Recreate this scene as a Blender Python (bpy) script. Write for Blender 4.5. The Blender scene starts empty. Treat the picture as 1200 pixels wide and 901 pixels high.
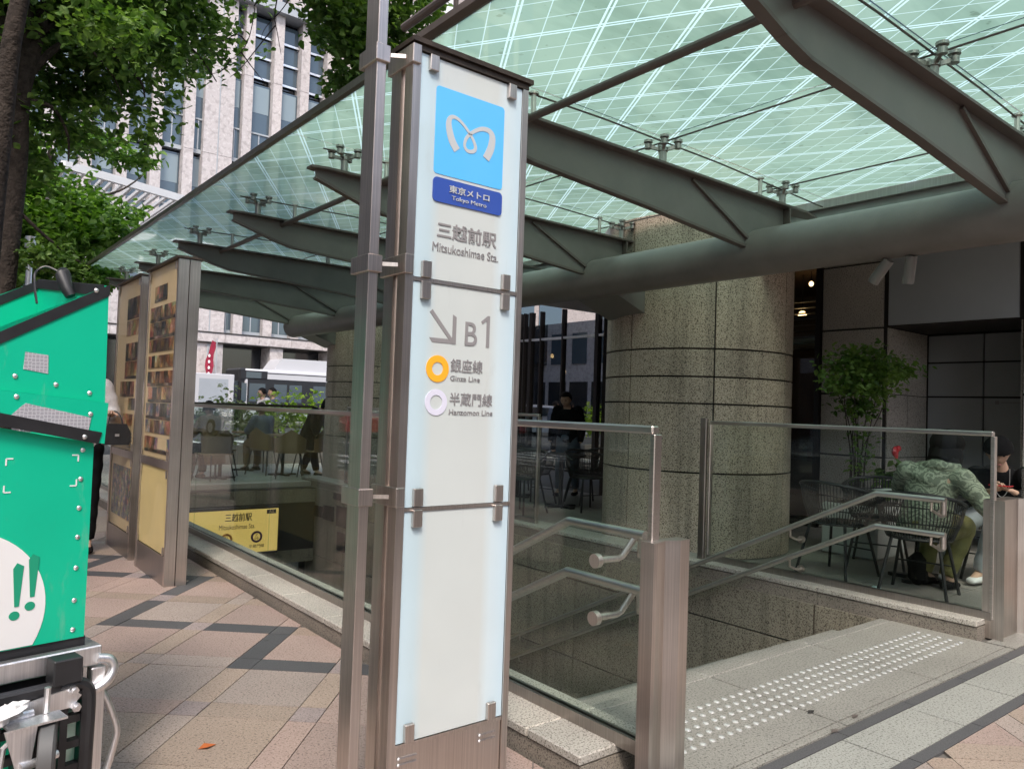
import bpy, bmesh, math, random
from mathutils import Vector, Matrix
R = math.radians
random.seed(7)
S = bpy.context.scene
COL = S.collection
# ---------------------------------------------------------------- camera, world, sun, exposure
yaw, pitch, roll, FPX = 0.673608, 0.0336933, 0.0341690, 893.617
fw = Vector((math.sin(yaw)*math.cos(pitch), math.cos(yaw)*math.cos(pitch), math.sin(pitch)))
rt = fw.cross(Vector((0, 0, 1))).normalized(); up = rt.cross(fw)
rt2 = rt*math.cos(roll) + up*math.sin(roll); up2 = up*math.cos(roll) - rt*math.sin(roll)
cd = bpy.data.cameras.new('camera'); cam = bpy.data.objects.new('camera', cd); COL.objects.link(cam)
cam.matrix_world = Matrix(((rt2.x, up2.x, -fw.x, 0), (rt2.y, up2.y, -fw.y, 0), (rt2.z, up2.z, -fw.z, 1.3), (0, 0, 0, 1)))
cd.sensor_width = 36; cd.lens = 36*FPX/1200; cd.clip_start = 0.05; cd.clip_end = 2000
S.camera = cam
SUN_EL, SUN_AZ = 52, 215        # azimuth clockwise from +Y, where the sun stands
w = bpy.data.worlds.new('World'); S.world = w; w.use_nodes = True
nt = w.node_tree; bg = nt.nodes['Background']; sky = nt.nodes.new('ShaderNodeTexSky')
sky.sky_type = 'NISHITA'; sky.sun_disc = False; sky.sun_elevation = R(SUN_EL); sky.sun_rotation = R(SUN_AZ)
sky.air_density = 1.0; sky.dust_density = 3.0; sky.ozone_density = 1.0
nt.links.new(sky.outputs[0], bg.inputs[0]); bg.inputs[1].default_value = 0.15
sd = bpy.data.lights.new('sun', 'SUN'); sd.energy = 1.2; sd.angle = R(12); sd.color = (1, .93, .84)
so = bpy.data.objects.new('sun', sd); COL.objects.link(so)
sv = Vector((math.sin(R(SUN_AZ))*math.cos(R(SUN_EL)), math.cos(R(SUN_AZ))*math.cos(R(SUN_EL)), math.sin(R(SUN_EL))))
so.rotation_euler = (-sv).to_track_quat('-Z', 'Y').to_euler(); so.location = (0, 0, 30)
S.view_settings.view_transform = 'Standard'; S.view_settings.look = 'None'
S.view_settings.exposure = 1.1; S.view_settings.gamma = 1
S.cycles.use_denoising = True; S.cycles.max_bounces = 10; S.cycles.transparent_max_bounces = 16
S.cycles.glossy_bounces = 5; S.cycles.diffuse_bounces = 4; S.cycles.caustics_reflective = False; S.cycles.caustics_refractive = False

# ---------------------------------------------------------------- materials
def newmat(name):
    m = bpy.data.materials.new(name); m.use_nodes = True
    return m, m.node_tree, m.node_tree.nodes['Principled BSDF']
def nd(t, kind, **k):
    n = t.nodes.new(kind)
    for a, v in k.items():
        if a.startswith('i_'): n.inputs[a[2:].replace('_', ' ')].default_value = v
        else: setattr(n, a, v)
    return n
def ramp(t, stops, src):
    r = t.nodes.new('ShaderNodeValToRGB'); e = r.color_ramp.elements
    while len(e) < len(stops): e.new(.5)
    for x, (p, c) in zip(e, stops): x.position = p; x.color = (*c, 1)
    t.links.new(src, r.inputs[0]); return r.outputs[0]
def coords(t, sc=(1, 1, 1), kind='pos'):
    if kind == 'pos': src = nd(t, 'ShaderNodeNewGeometry').outputs['Position']
    else: src = nd(t, 'ShaderNodeTexCoord').outputs['Object']
    mp = nd(t, 'ShaderNodeMapping'); mp.inputs['Scale'].default_value = sc
    t.links.new(src, mp.inputs[0]); return mp.outputs[0]
def noise(t, vec, scale, detail=2, rough=.5):
    n = nd(t, 'ShaderNodeTexNoise', i_Scale=scale, i_Detail=detail, i_Roughness=rough); t.links.new(vec, n.inputs['Vector']); return n.outputs['Fac']
def mixc(t, f, a, b, mode='MIX'):
    m = nd(t, 'ShaderNodeMix', data_type='RGBA', blend_type=mode)
    for inp, v in ((0, f), (6, a), (7, b)):
        if isinstance(v, bpy.types.NodeSocket): t.links.new(v, m.inputs[inp])
        elif inp == 0: m.inputs[0].default_value = v
        else: m.inputs[inp].default_value = (*v, 1)
    return m.outputs[2]
def bump(t, b, h, s=.3, d=.01):
    n = nd(t, 'ShaderNodeBump', i_Strength=s, i_Distance=d); t.links.new(h, n.inputs['Height']); t.links.new(n.outputs[0], b.inputs['Normal'])
def mat(name, col, rough=.5, metal=0, var=0, vscale=3, bmp=0, bscale=60, spec=.5, emit=None, estr=0, coat=0):
    m, t, b = newmat(name)
    b.inputs['Base Color'].default_value = (*col, 1); b.inputs['Roughness'].default_value = rough
    b.inputs['Metallic'].default_value = metal; b.inputs['Specular IOR Level'].default_value = spec
    b.inputs['Coat Weight'].default_value = coat
    v = None
    if var:
        v = coords(t); n = noise(t, v, vscale, 4, .6)
        o = ramp(t, [(.3, tuple(c*(1-var) for c in col)), (.7, tuple(min(1, c*(1+var)) for c in col))], n)
        t.links.new(o, b.inputs['Base Color'])
        mr = nd(t, 'ShaderNodeMapRange'); mr.inputs[3].default_value = max(.02, rough-.08); mr.inputs[4].default_value = min(1, rough+.1)
        t.links.new(n, mr.inputs[0]); t.links.new(mr.outputs[0], b.inputs['Roughness'])
    if bmp:
        v = v or coords(t); bump(t, b, noise(t, v, bscale, 3), bmp, .03 if 'bark' in name else .004)
    if emit: b.inputs['Emission Color'].default_value = (*emit, 1); b.inputs['Emission Strength'].default_value = estr
    return m
def granite(name, base, dark, light, scale=110, rough=.55, rnd=.1, dirt_shade=.12, amount=.5, streak=0):
    m, t, b = newmat(name); v = coords(t)
    n1 = noise(t, v, scale, 3, .7); n2 = noise(t, v, scale*.55, 2, .6); n3 = noise(t, v, 1.7, 4, .6)
    c = ramp(t, [(.36, light), (.5, base), (.62, base)], n1)
    k = ramp(t, [(.5+.1*(1-amount), (0, 0, 0)), (.6+.1*(1-amount), (1, 1, 1))], n2)
    c = mixc(t, k, c, dark)
    inf = nd(t, 'ShaderNodeObjectInfo').outputs['Random']
    c = mixc(t, 1.0, c, ramp(t, [(0, (1-rnd,)*3), (1, (1+rnd, 1+rnd*.8, 1+rnd*.6))], inf), 'MULTIPLY')
    c = mixc(t, 1.0, c, ramp(t, [(.35, (1-dirt_shade,)*3), (.6, (1, 1, 1))], n3), 'MULTIPLY')
    if streak:      # rain streaks running down the face
        c = mixc(t, 1.0, c, ramp(t, [(.34, (1-streak,)*3), (.5, (1, 1, 1))], noise(t, coords(t, (5, 5, .22)), 1.6, 4, .65)), 'MULTIPLY')
    else:           # trodden blotches and gum spots
        sp_ = nd(t, 'ShaderNodeTexVoronoi', i_Scale=3.1); t.links.new(v, sp_.inputs['Vector'])
        c = mixc(t, 1.0, c, ramp(t, [(.035, (.62, .60, .58)), (.055, (1, 1, 1))], sp_.outputs['Distance']), 'MULTIPLY')
    t.links.new(c, b.inputs['Base Color']); b.inputs['Roughness'].default_value = rough
    bump(t, b, n1, .25, .002)
    return m
def brushed(name, col, rough=.28, axis='z'):
    m, t, b = newmat(name)
    sc = {'z': (220, 220, 1.2), 'x': (1.2, 220, 220), 'y': (220, 1.2, 220)}[axis]
    v = coords(t, sc); n = noise(t, v, 1, 3, .7); n2 = noise(t, coords(t), 2.2, 4, .6)
    c = ramp(t, [(.3, tuple(x*.8 for x in col)), (.7, tuple(min(1, x*1.12) for x in col))], n)
    c = mixc(t, 1.0, c, ramp(t, [(.3, (.82, .8, .78)), (.7, (1, 1, 1))], n2), 'MULTIPLY')
    t.links.new(c, b.inputs['Base Color']); b.inputs['Metallic'].default_value = 1
    mr = nd(t, 'ShaderNodeMapRange'); mr.inputs[3].default_value = rough-.08; mr.inputs[4].default_value = rough+.12
    t.links.new(n2, mr.inputs[0]); t.links.new(mr.outputs[0], b.inputs['Roughness'])
    bump(t, b, n, .05, .001)
    return m
def fres_ior(t, ior):
    g = nd(t, 'ShaderNodeNewGeometry'); f = nd(t, 'ShaderNodeFresnel'); mr = nd(t, 'ShaderNodeMapRange')
    mr.inputs[3].default_value = ior; mr.inputs[4].default_value = 1/ior
    t.links.new(g.outputs['Backfacing'], mr.inputs[0]); t.links.new(mr.outputs[0], f.inputs[0]); return f.outputs[0]
def glass(name, tint, ior=1.5, rough=0.0, gain=1.0):
    m, t, b = newmat(name); out = t.nodes['Material Output']; t.nodes.remove(b)
    tr = nd(t, 'ShaderNodeBsdfTransparent'); tr.inputs[0].default_value = (*tint, 1)
    gl = nd(t, 'ShaderNodeBsdfGlossy'); gl.inputs['Roughness'].default_value = rough
    mx = nd(t, 'ShaderNodeMixShader'); f = fres_ior(t, ior)
    if gain != 1: 
        ml = nd(t, 'ShaderNodeMath', operation='MULTIPLY', use_clamp=True); ml.inputs[1].default_value = gain; t.links.new(f, ml.inputs[0]); f = ml.outputs[0]
    t.links.new(f, mx.inputs[0]); t.links.new(tr.outputs[0], mx.inputs[1]); t.links.new(gl.outputs[0], mx.inputs[2]); t.links.new(mx.outputs[0], out.inputs[0])
    return m
def canopy_frit():
    m, t, b = newmat('fritted_canopy_glass'); out = t.nodes['Material Output']; t.nodes.remove(b)
    g = nd(t, 'ShaderNodeNewGeometry').outputs['Position']; sp = nd(t, 'ShaderNodeSeparateXYZ'); t.links.new(g, sp.inputs[0])
    def M(op, a, c, d=None):
        n = nd(t, 'ShaderNodeMath', operation=op)
        for i, q in enumerate((a, c, d)):
            if q is None: continue
            if isinstance(q, bpy.types.NodeSocket): t.links.new(q, n.inputs[i])
            else: n.inputs[i].default_value = q
        return n.outputs[0]
    total = None; a = R(31)
    for sgn, P, off in ((1, .436, .30), (-1, .425, .215)):
        q = M('ADD', M('MULTIPLY', sp.outputs[0], math.cos(a)), M('MULTIPLY', sp.outputs[1], sgn*math.sin(a)))
        q = M('ADD', q, 100*P-off)
        for o, wd, s in ((0, .0055, 1), (.022, .0055, 1), (.16, .0028, .8), (.30, .0028, .8)):
            f = M('FRACT', M('DIVIDE', M('ADD', q, -o), P), None)
            d = M('MULTIPLY', M('ABSOLUTE', M('SUBTRACT', f, .5), None), P)      # distance from line at .5
            l = M('MULTIPLY', M('LESS_THAN', d, wd), s)
            total = l if total is None else M('MAXIMUM', total, l)
    n = noise(t, coords(t), 1.1, 3, .5)
    base = ramp(t, [(.35, (.36, .56, .47)), (.65, (.41, .60, .505))], n)
    dirt_shade = noise(t, coords(t, (.35, 1.6, 1)), 1.3, 5, .6)  # soft beam shadows and dirt, both put into the glass colour as streaks
    base = mixc(t, 1.0, base, ramp(t, [(.36, (.70, .74, .72)), (.50, (1, 1, 1))], dirt_shade), 'MULTIPLY')
    spots = noise(t, coords(t), 16, 2, .5); base = mixc(t, 1.0, base, ramp(t, [(.27, (.72, .72, .68)), (.33, (1, 1, 1))], spots), 'MULTIPLY')
    col = mixc(t, total, base, (.62, .86, .92))
    tl = nd(t, 'ShaderNodeBsdfTranslucent'); t.links.new(col, tl.inputs[0])
    tr = nd(t, 'ShaderNodeBsdfTransparent'); tr.inputs[0].default_value = (.62, .82, .72, 1)
    gl = nd(t, 'ShaderNodeBsdfGlossy'); gl.inputs['Roughness'].default_value = .02
    m1 = nd(t, 'ShaderNodeMixShader'); t.links.new(M('SUBTRACT', .30, M('MULTIPLY', total, .22)), m1.inputs[0])
    t.links.new(tl.outputs[0], m1.inputs[1]); t.links.new(tr.outputs[0], m1.inputs[2])
    m2 = nd(t, 'ShaderNodeMixShader'); t.links.new(fres_ior(t, 1.5), m2.inputs[0])
    t.links.new(m1.outputs[0], m2.inputs[1]); t.links.new(gl.outputs[0], m2.inputs[2]); t.links.new(m2.outputs[0], out.inputs[0])
    return m
def leafmat(name, cols):
    m, t, b = newmat(name); out = t.nodes['Material Output']
    v = coords(t); n = noise(t, v, 2.2, 3, .6); n2 = noise(t, v, 9, 1)
    ad = nd(t, 'ShaderNodeMath', operation='ADD'); t.links.new(n, ad.inputs[0])
    mu = nd(t, 'ShaderNodeMath', operation='MULTIPLY_ADD'); t.links.new(n2, mu.inputs[0]); mu.inputs[1].default_value = .8; mu.inputs[2].default_value = -.4
    t.links.new(mu.outputs[0], ad.inputs[1])
    c = ramp(t, [(.3, cols[0]), (.5, cols[1]), (.7, cols[2])], ad.outputs[0])
    t.links.new(c, b.inputs['Base Color']); b.inputs['Roughness'].default_value = .5; b.inputs['Specular IOR Level'].default_value = .3
    tl = nd(t, 'ShaderNodeBsdfTranslucent'); t.links.new(mixc(t, 1.0, c, (1.3, 1.5, .5), 'MULTIPLY'), tl.inputs[0])
    mx = nd(t, 'ShaderNodeMixShader'); mx.inputs[0].default_value = .4
    t.links.new(b.outputs[0], mx.inputs[1]); t.links.new(tl.outputs[0], mx.inputs[2]); t.links.new(mx.outputs[0], out.inputs[0])
    return m
def photoprint(name, dark, cols, scale=9):
    m, t, b = newmat(name)
    inf = nd(t, 'ShaderNodeObjectInfo'); v = coords(t, (1, 1, 1))
    ad = nd(t, 'ShaderNodeVectorMath', operation='ADD'); t.links.new(v, ad.inputs[0]); t.links.new(inf.outputs['Random'], ad.inputs[1])
    vo = nd(t, 'ShaderNodeTexVoronoi', i_Scale=scale*4); t.links.new(ad.outputs[0], vo.inputs['Vector'])
    n = noise(t, ad.outputs[0], scale*2, 4, .7)
    c = ramp(t, [(.3, dark), (.45, cols[0]), (.58, cols[1]), (.72, cols[2])], n)
    c2 = mixc(t, .45, c, vo.outputs['Color'], 'MULTIPLY')
    t.links.new(c2, b.inputs['Base Color']); b.inputs['Roughness'].default_value = .4
    return m
def stripes(name, c1, c2, scale, axis='Z', rough=.7):
    m, t, b = newmat(name); wv = nd(t, 'ShaderNodeTexWave', i_Scale=scale, i_Distortion=3.5, i_Detail=2, i_Detail_Scale=2.5, bands_direction=axis)
    t.links.new(coords(t), wv.inputs['Vector'])
    t.links.new(ramp(t, [(.35, c1), (.6, c2)], wv.outputs['Fac']), b.inputs['Base Color']); b.inputs['Roughness'].default_value = rough
    return m

MT = {}
MT['asphalt'] = mat('asphalt', (.055, .055, .058), .85, var=.2, vscale=2, bmp=.4, bscale=150)
MT['grout'] = mat('grout', (.12, .11, .10), .9, var=.15)
MT['tile_pink'] = granite('pink_granite_tile', (.325, .24, .21), (.15, .11, .09), (.46, .37, .33), 190, .6, .1)
MT['tile_sand'] = granite('sand_granite_tile', (.32, .25, .20), (.15, .115, .09), (.46, .38, .325), 190, .6, .1)
MT['tile_grey'] = granite('grey_granite_tile', (.315, .26, .23), (.145, .115, .10), (.46, .39, .35), 190, .6, .1)
MT['tile_brown'] = granite('tan_granite_tile', (.30, .23, .185), (.14, .105, .08), (.43, .35, .29), 190, .6, .12)
MT['tile_mauve'] = granite('mauve_granite_tile', (.29, .235, .225), (.15, .12, .115), (.42, .36, .35), 190, .6, .1)
MT['tile_dark'] = granite('dark_slate_tile', (.070, .070, .074), (.05, .05, .055), (.11, .11, .115), 260, .6, .12, .1)
MT['slab'] = granite('pale_granite_slab', (.265, .255, .23), (.10, .095, .085), (.38, .37, .34), 170, .45, .05, .14, .6)
MT['slab_w'] = granite('white_granite_slab', (.325, .325, .295), (.13, .125, .11), (.45, .45, .42), 190, .5, .05, .1, .6)
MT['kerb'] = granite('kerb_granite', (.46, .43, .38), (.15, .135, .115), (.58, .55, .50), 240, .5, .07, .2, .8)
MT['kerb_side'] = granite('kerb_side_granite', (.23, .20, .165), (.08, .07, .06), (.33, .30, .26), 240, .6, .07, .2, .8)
MT['wallgran'] = granite('speckled_wall_granite', (.48, .39, .31), (.12, .09, .065), (.60, .52, .43), 165, .5, .09, .15, .95, .28)
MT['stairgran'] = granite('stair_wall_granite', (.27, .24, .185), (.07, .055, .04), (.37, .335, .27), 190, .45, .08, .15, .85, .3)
MT['joint'] = mat('dark_joint', (.025, .022, .02), .8)
MT['steel'] = brushed('brushed_steel', (.68, .62, .58), .33)
MT['steel_x'] = brushed('brushed_steel_rail', (.68, .64, .61), .3, 'y')
MT['steel_dark'] = brushed('dark_brushed_steel', (.42, .39, .37), .34)
MT['paint'] = mat('grey_brown_steel_paint', (.155, .145, .135), .42, var=.12, vscale=3, bmp=.05)
MT['paint_flange'] = mat('brown_steel_paint', (.115, .095, .085), .45, var=.15, vscale=4)
MT['cap'] = mat('dark_bronze_cap', (.06, .045, .035), .4, metal=.5, var=.3, vscale=20)
MT['glass'] = glass('balustrade_glass', (.91, .945, .925), gain=.78)
MT['glass_r'] = glass('side_balustrade_glass', (.90, .94, .915), gain=.7)
MT['banner'] = mat('banner_cloth', (.33, .02, .05), .8, var=.2, vscale=3)
MT['glass_win'] = glass('shop_window_glass', (.62, .64, .64), 1.5)
MT['glass_dk'] = glass('window_glass', (.35, .37, .37), 2.3, gain=3.0)
MT['pane'] = glass('clear_cover_glass', (.96, .98, .97), gain=.10)
MT['clear'] = glass('clear_canopy_glass', (.93, .97, .95))
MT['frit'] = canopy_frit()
MT['frost'] = mat('frosted_sign_glass', (.66, .71, .71), .18, var=.03, vscale=3, spec=.6, coat=.6)
MT['frost_edge'] = mat('frosted_sign_glass_edge', (.66, .80, .88), .15, spec=.6, coat=.6)
MT['stud'] = mat('polished_stud', (.74, .74, .72), .2, metal=.5)
MT['logo_blue'] = mat('sky_blue_vinyl', (.11, .50, .93), .3, coat=.4)
MT['plate_blue'] = mat('navy_blue_vinyl', (.035, .085, .38), .3, coat=.4)
MT['ink'] = mat('grey_lettering', (.25, .24, .245), .45)
MT['ink_lt'] = mat('silver_lettering', (.50, .53, .55), .4)
MT['orange'] = mat('orange_ring', (.92, .42, .03), .35)
MT['lilac'] = mat('pale_lilac_ring', (.66, .66, .78), .3)
MT['white'] = mat('white_paint', (.78, .78, .78), .35, var=.04)
MT['black'] = mat('black_plastic', (.018, .018, .02), .4, var=.2, vscale=15)
MT['rubber'] = mat('grey_rubber', (.10, .10, .10), .6)
MT['alu'] = brushed('aluminium', (.88, .88, .90), .38)
MT['green'] = mat('green_board', (.0, .48, .28), .38, var=.05, vscale=2, coat=.15)
def scuff(m, strength=.35, sc=(9, 9, 2.2)):
    t = m.node_tree; b = t.nodes['Principled BSDF']; src = b.inputs['Base Color'].links[0].from_socket if b.inputs['Base Color'].links else None
    n = noise(t, coords(t, sc), 1.3, 6, .72); r = ramp(t, [(.60, (0, 0, 0)), (.74, (1, 1, 1))], n)
    mu = nd(t, 'ShaderNodeMath', operation='MULTIPLY'); mu.inputs[1].default_value = strength; t.links.new(r, mu.inputs[0])
    base = src if src else tuple(b.inputs['Base Color'].default_value)[:3]
    t.links.new(mixc(t, mu.outputs[0], base, (.35, .36, .33)), b.inputs['Base Color'])
scuff(MT['green'], .28)
MT['reflect'] = None
MT['skin'] = mat('skin', (.52, .33, .24), .5)
MT['hair'] = mat('black_hair', (.010, .008, .008), .75, bmp=.6, bscale=120, spec=.2)
MT['blackcloth'] = mat('black_cloth', (.010, .010, .011), .9, var=.25, vscale=8, spec=.15)
MT['bark'] = mat('tree_bark', (.05, .04, .034), .9, var=.5, vscale=9, bmp=1.0, bscale=22, spec=.2)
MT['leaf'] = leafmat('leaves_mid_green', ((.05, .11, .025), (.11, .20, .05), (.22, .33, .10)))
MT['leaf_l'] = leafmat('leaves_light_green', ((.05, .12, .02), (.11, .22, .04), (.22, .36, .09)))
MT['leaf_y'] = leafmat('leaves_yellow_green', ((.10, .20, .02), (.28, .42, .05), (.42, .50, .12)))
MT['leaf_p'] = leafmat('leaves_pale', ((.12, .17, .10), (.25, .30, .18), (.45, .48, .36)))
MT['facade'] = granite('white_split_stone', (.52, .48, .475), (.42, .385, .38), (.60, .57, .565), 5, .7, .05, .08, .8)
MT['winblue'] = mat('facade_glass_blue', (.055, .085, .11), .06, spec=1.0)
MT['windark'] = mat('facade_glass_dark', (.02, .024, .03), .08, spec=1.0)
MT['frame_dk'] = mat('dark_window_frame', (.035, .03, .028), .35, metal=.6)
MT['metalgrey'] = mat('grey_metal_panel', (.37, .40, .43), .5, var=.04)
MT['doorgrey'] = mat('grey_door_paint', (.36, .38, .40), .45, var=.05)
MT['wicker'] = mat('tan_wicker', (.24, .15, .08), .7, bmp=.6, bscale=200)
MT['blackwire'] = mat('black_woven_cord', (.02, .02, .022), .5, bmp=.5, bscale=200)
MT['terrace'] = granite('terrace_tile', (.46, .45, .42), (.30, .29, .27), (.55, .54, .51), 60, .6, .08, .15)
MT['terrace_d'] = granite('dark_terrace_tile', (.26, .24, .225), (.17, .155, .14), (.32, .30, .28), 170, .55, .1, .15)
MT['cream'] = mat('cream_board', (.66, .46, .27), .35, var=.06, vscale=4)
MT['creamlit'] = mat('pale_yellow_panel', (.80, .58, .27), .3, var=.08, vscale=2)
MT['photo'] = photoprint('photo_print', (.03, .022, .018), ((.20, .09, .045), (.50, .27, .13), (.75, .62, .48)), 3)
MT['photo_b'] = photoprint('photo_print_dark', (.008, .008, .012), ((.05, .035, .03), (.20, .11, .07), (.45, .34, .24)), 3)
MT['photo_c'] = photoprint('photo_print_crowd', (.02, .03, .06), ((.12, .12, .17), (.45, .30, .20), (.72, .66, .58)), 6)
MT['red'] = mat('red_paint', (.62, .025, .035), .3, coat=.5)
MT['maroon'] = mat('maroon_panel', (.09, .012, .02), .5)
MT['carwhite'] = mat('white_car_paint', (.55, .55, .57), .3, coat=.5)
MT['carglass'] = mat('car_window_glass', (.03, .04, .045), .05, spec=1)
MT['tyre'] = mat('tyre_rubber', (.02, .02, .02), .8)

# ---------------------------------------------------------------- building helpers
class B:
    def __init__(s): s.v = []; s.f = []; s.m = []; s.cm = 0
    def add(s, vs, fs):
        o = len(s.v); s.v += [tuple(p) for p in vs]; s.f += [tuple(i+o for i in q) for q in fs]; s.m += [s.cm]*len(fs); return s
    def box(s, x0, x1, y0, y1, z0, z1, c=0):
        if c:
            return s.cbox(x0, x1, y0, y1, z0, z1, c)
        return s.add([(x, y, z) for z in (z0, z1) for y in (y0, y1) for x in (x0, x1)],
                     [(0, 2, 3, 1), (4, 5, 7, 6), (0, 1, 5, 4), (2, 6, 7, 3), (0, 4, 6, 2), (1, 3, 7, 5)])
    def cbox(s, x0, x1, y0, y1, z0, z1, c):
        bm = bmesh.new(); bmesh.ops.create_cube(bm, size=1)
        for v in bm.verts: v.co = Vector(((x0+x1)/2+v.co.x*(x1-x0), (y0+y1)/2+v.co.y*(y1-y0), (z0+z1)/2+v.co.z*(z1-z0)))
        bmesh.ops.bevel(bm, geom=bm.edges[:], offset=c, segments=1, affect='EDGES', profile=.5)
        bm.verts.index_update()
        s.add([v.co[:] for v in bm.verts], [[v.index for v in f.verts] for f in bm.faces]); bm.free(); return s
    def prism(s, poly, lo, hi, axis='z', M=None):
        n = len(poly)
        def P(a, b, t): return {'z': (a, b, t), 'y': (a, t, b), 'x': (t, a, b)}[axis]
        vs = [P(a, b, lo) for a, b in poly] + [P(a, b, hi) for a, b in poly]
        if M: vs = [M @ Vector(p) for p in vs]
        return s.add(vs, [tuple(range(n))[::-1], tuple(range(n, 2*n))] + [(i, (i+1) % n, (i+1) % n+n, i+n) for i in range(n)])
    def tube(s, pts, r, n=10, caps=True, r2=None):
        pts = [Vector(p) for p in pts]; k = len(pts); rs = r if isinstance(r, (list, tuple)) else [r]*k
        ring = []; ref = None
        for i, p in enumerate(pts):
            d = (pts[min(i+1, k-1)]-pts[max(i-1, 0)]).normalized()
            if ref is None: ref = Vector((0, 0, 1)) if abs(d.z) < .9 else Vector((1, 0, 0))
            a = d.cross(ref).normalized(); b_ = d.cross(a).normalized(); ref = -b_ if False else ref
            if abs(d.dot(ref)) > .95: ref = Vector((1, 0, 0)) if abs(d.x) < .8 else Vector((0, 1, 0)); a = d.cross(ref).normalized(); b_ = d.cross(a).normalized()
            ring.append([p+a*rs[i]*math.cos(2*math.pi*j/n)+b_*rs[i]*math.sin(2*math.pi*j/n) for j in range(n)])
        vs = [q for rr in ring for q in rr]; fs = [(i*n+j, i*n+(j+1) % n, (i+1)*n+(j+1) % n, (i+1)*n+j) for i in range(k-1) for j in range(n)]
        if caps: fs += [tuple(range(n))[::-1], tuple(range((k-1)*n, k*n))]
        return s.add(vs, fs)
    def bar(s, p, q, wx, wz, upv=(0, 0, 1)):
        p, q = Vector(p), Vector(q); d = (q-p).normalized(); a = d.cross(Vector(upv)).normalized()*wx/2; b_ = a.cross(d).normalized()*wz/2
        vs = [p-a-b_, p+a-b_, p+a+b_, p-a+b_, q-a-b_, q+a-b_, q+a+b_, q-a+b_]
        return s.add(vs, [(0, 1, 2, 3), (7, 6, 5, 4), (0, 4, 5, 1), (1, 5, 6, 2), (2, 6, 7, 3), (3, 7, 4, 0)])
    def ell(s, c, rx, ry, rz, n=12, m=8, M=None):
        vs = []; fs = []
        for i in range(m+1):
            th = math.pi*i/m
            for j in range(n):
                ph = 2*math.pi*j/n; p = Vector((rx*math.sin(th)*math.cos(ph), ry*math.sin(th)*math.sin(ph), rz*math.cos(th)))
                if M: p = M @ p
                vs.append(p+Vector(c))
        fs = [(i*n+j, (i+1)*n+j, (i+1)*n+(j+1) % n, i*n+(j+1) % n) for i in range(m) for j in range(n)]
        return s.add(vs, fs)
    def loft(s, rings, caps=True):
        n = len(rings[0]); vs = [p for r in rings for p in r]
        fs = [(i*n+j, i*n+(j+1) % n, (i+1)*n+(j+1) % n, (i+1)*n+j) for i in range(len(rings)-1) for j in range(n)]
        if caps: fs += [tuple(range(n))[::-1], tuple(range((len(rings)-1)*n, len(rings)*n))]
        return s.add(vs, fs)
    def build(s, name, mats, parent=None, kind=None, label=None, smooth=True, off=None):
        me = bpy.data.meshes.new(name)
        vs = s.v
        if off is None and parent is not None: off = parent.get('_o')
        if off is not None: vs = [(a-off[0], b-off[1], c-off[2]) for a, b, c in vs]
        me.from_pydata(vs, [], s.f)
        ms = mats if isinstance(mats, (list, tuple)) else [mats]
        for q in ms: me.materials.append(MT[q] if isinstance(q, str) else q)
        if len(ms) > 1: me.polygons.foreach_set('material_index', s.m)
        bm = bmesh.new(); bm.from_mesh(me); bmesh.ops.remove_doubles(bm, verts=bm.verts, dist=1e-6) if len(s.v) < 4000 else None
        bmesh.ops.recalc_face_normals(bm, faces=bm.faces) if len(s.v) < 20000 else None
        bm.to_mesh(me); bm.free()
        if smooth:
            me.polygons.foreach_set('use_smooth', [True]*len(me.polygons)); me.set_sharp_from_angle(angle=R(32))
        o = bpy.data.objects.new(name, me); COL.objects.link(o)
        if parent is not None: o.parent = parent
        if kind: o['kind'] = kind
        if label: o['label'] = label
        return o
def thing(name, label, cat, loc=(0, 0, 0), rz=0, group=None, world=True):
    """Empty at a thing's base.  world=True: its parts are authored in world coordinates (then rz must be 0)."""
    o = bpy.data.objects.new(name, None); COL.objects.link(o); o.empty_display_size = .1
    o.location = loc; o.rotation_euler = (0, 0, rz); o['label'] = label; o['category'] = cat
    if world: o['_o'] = tuple(loc)
    if group: o['group'] = group
    return o
def tag(o, label, cat, group=None):
    o['label'] = label; o['category'] = cat
    if group: o['group'] = group
    return o
def copytree(o, parent=None):
    c = o.copy(); COL.objects.link(c)
    if parent: c.parent = parent
    for ch in list(o.children): copytree(ch, c)
    return c
def inst(o, loc=None, parent=None):
    c = o.copy(); COL.objects.link(c)
    if loc is not None: c.location = loc
    if parent: c.parent = parent
    return c
def text(body, x0, x1, z0, z1, y, m, parent, name='lettering', depth=.002, facing=-1, bold=0, off=None, M=None):
    """flat lettering fitted to a box; lies in the XZ plane at y (front towards -Y), or is mapped by M"""
    c = bpy.data.curves.new('t', 'FONT'); c.body = body; c.extrude = .5; c.offset = bold; c.resolution_u = 4
    o = bpy.data.objects.new('t', c); COL.objects.link(o)
    me = bpy.data.meshes.new_from_object(o.evaluated_get(bpy.context.evaluated_depsgraph_get()))
    bpy.data.objects.remove(o)
    xs = [v.co.x for v in me.vertices]; ys = [v.co.y for v in me.vertices]
    ax, bx, ay, by = min(xs), max(xs), min(ys), max(ys)
    if off is None and parent is not None: off = parent.get('_o')
    for v in me.vertices:
        p = Vector((x0+(v.co.x-ax)/(bx-ax)*(x1-x0), y-(v.co.z+.5)*depth, z0+(v.co.y-ay)/(by-ay)*(z1-z0)))
        if M: p = M @ p
        if off is not None: p = p-Vector(off)
        v.co = p
    me.name = name; me.materials.clear(); me.materials.append(MT[m] if isinstance(m, str) else m)
    r = bpy.data.objects.new(name, me); COL.objects.link(r)
    if parent: r.parent = parent
    return r
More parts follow.
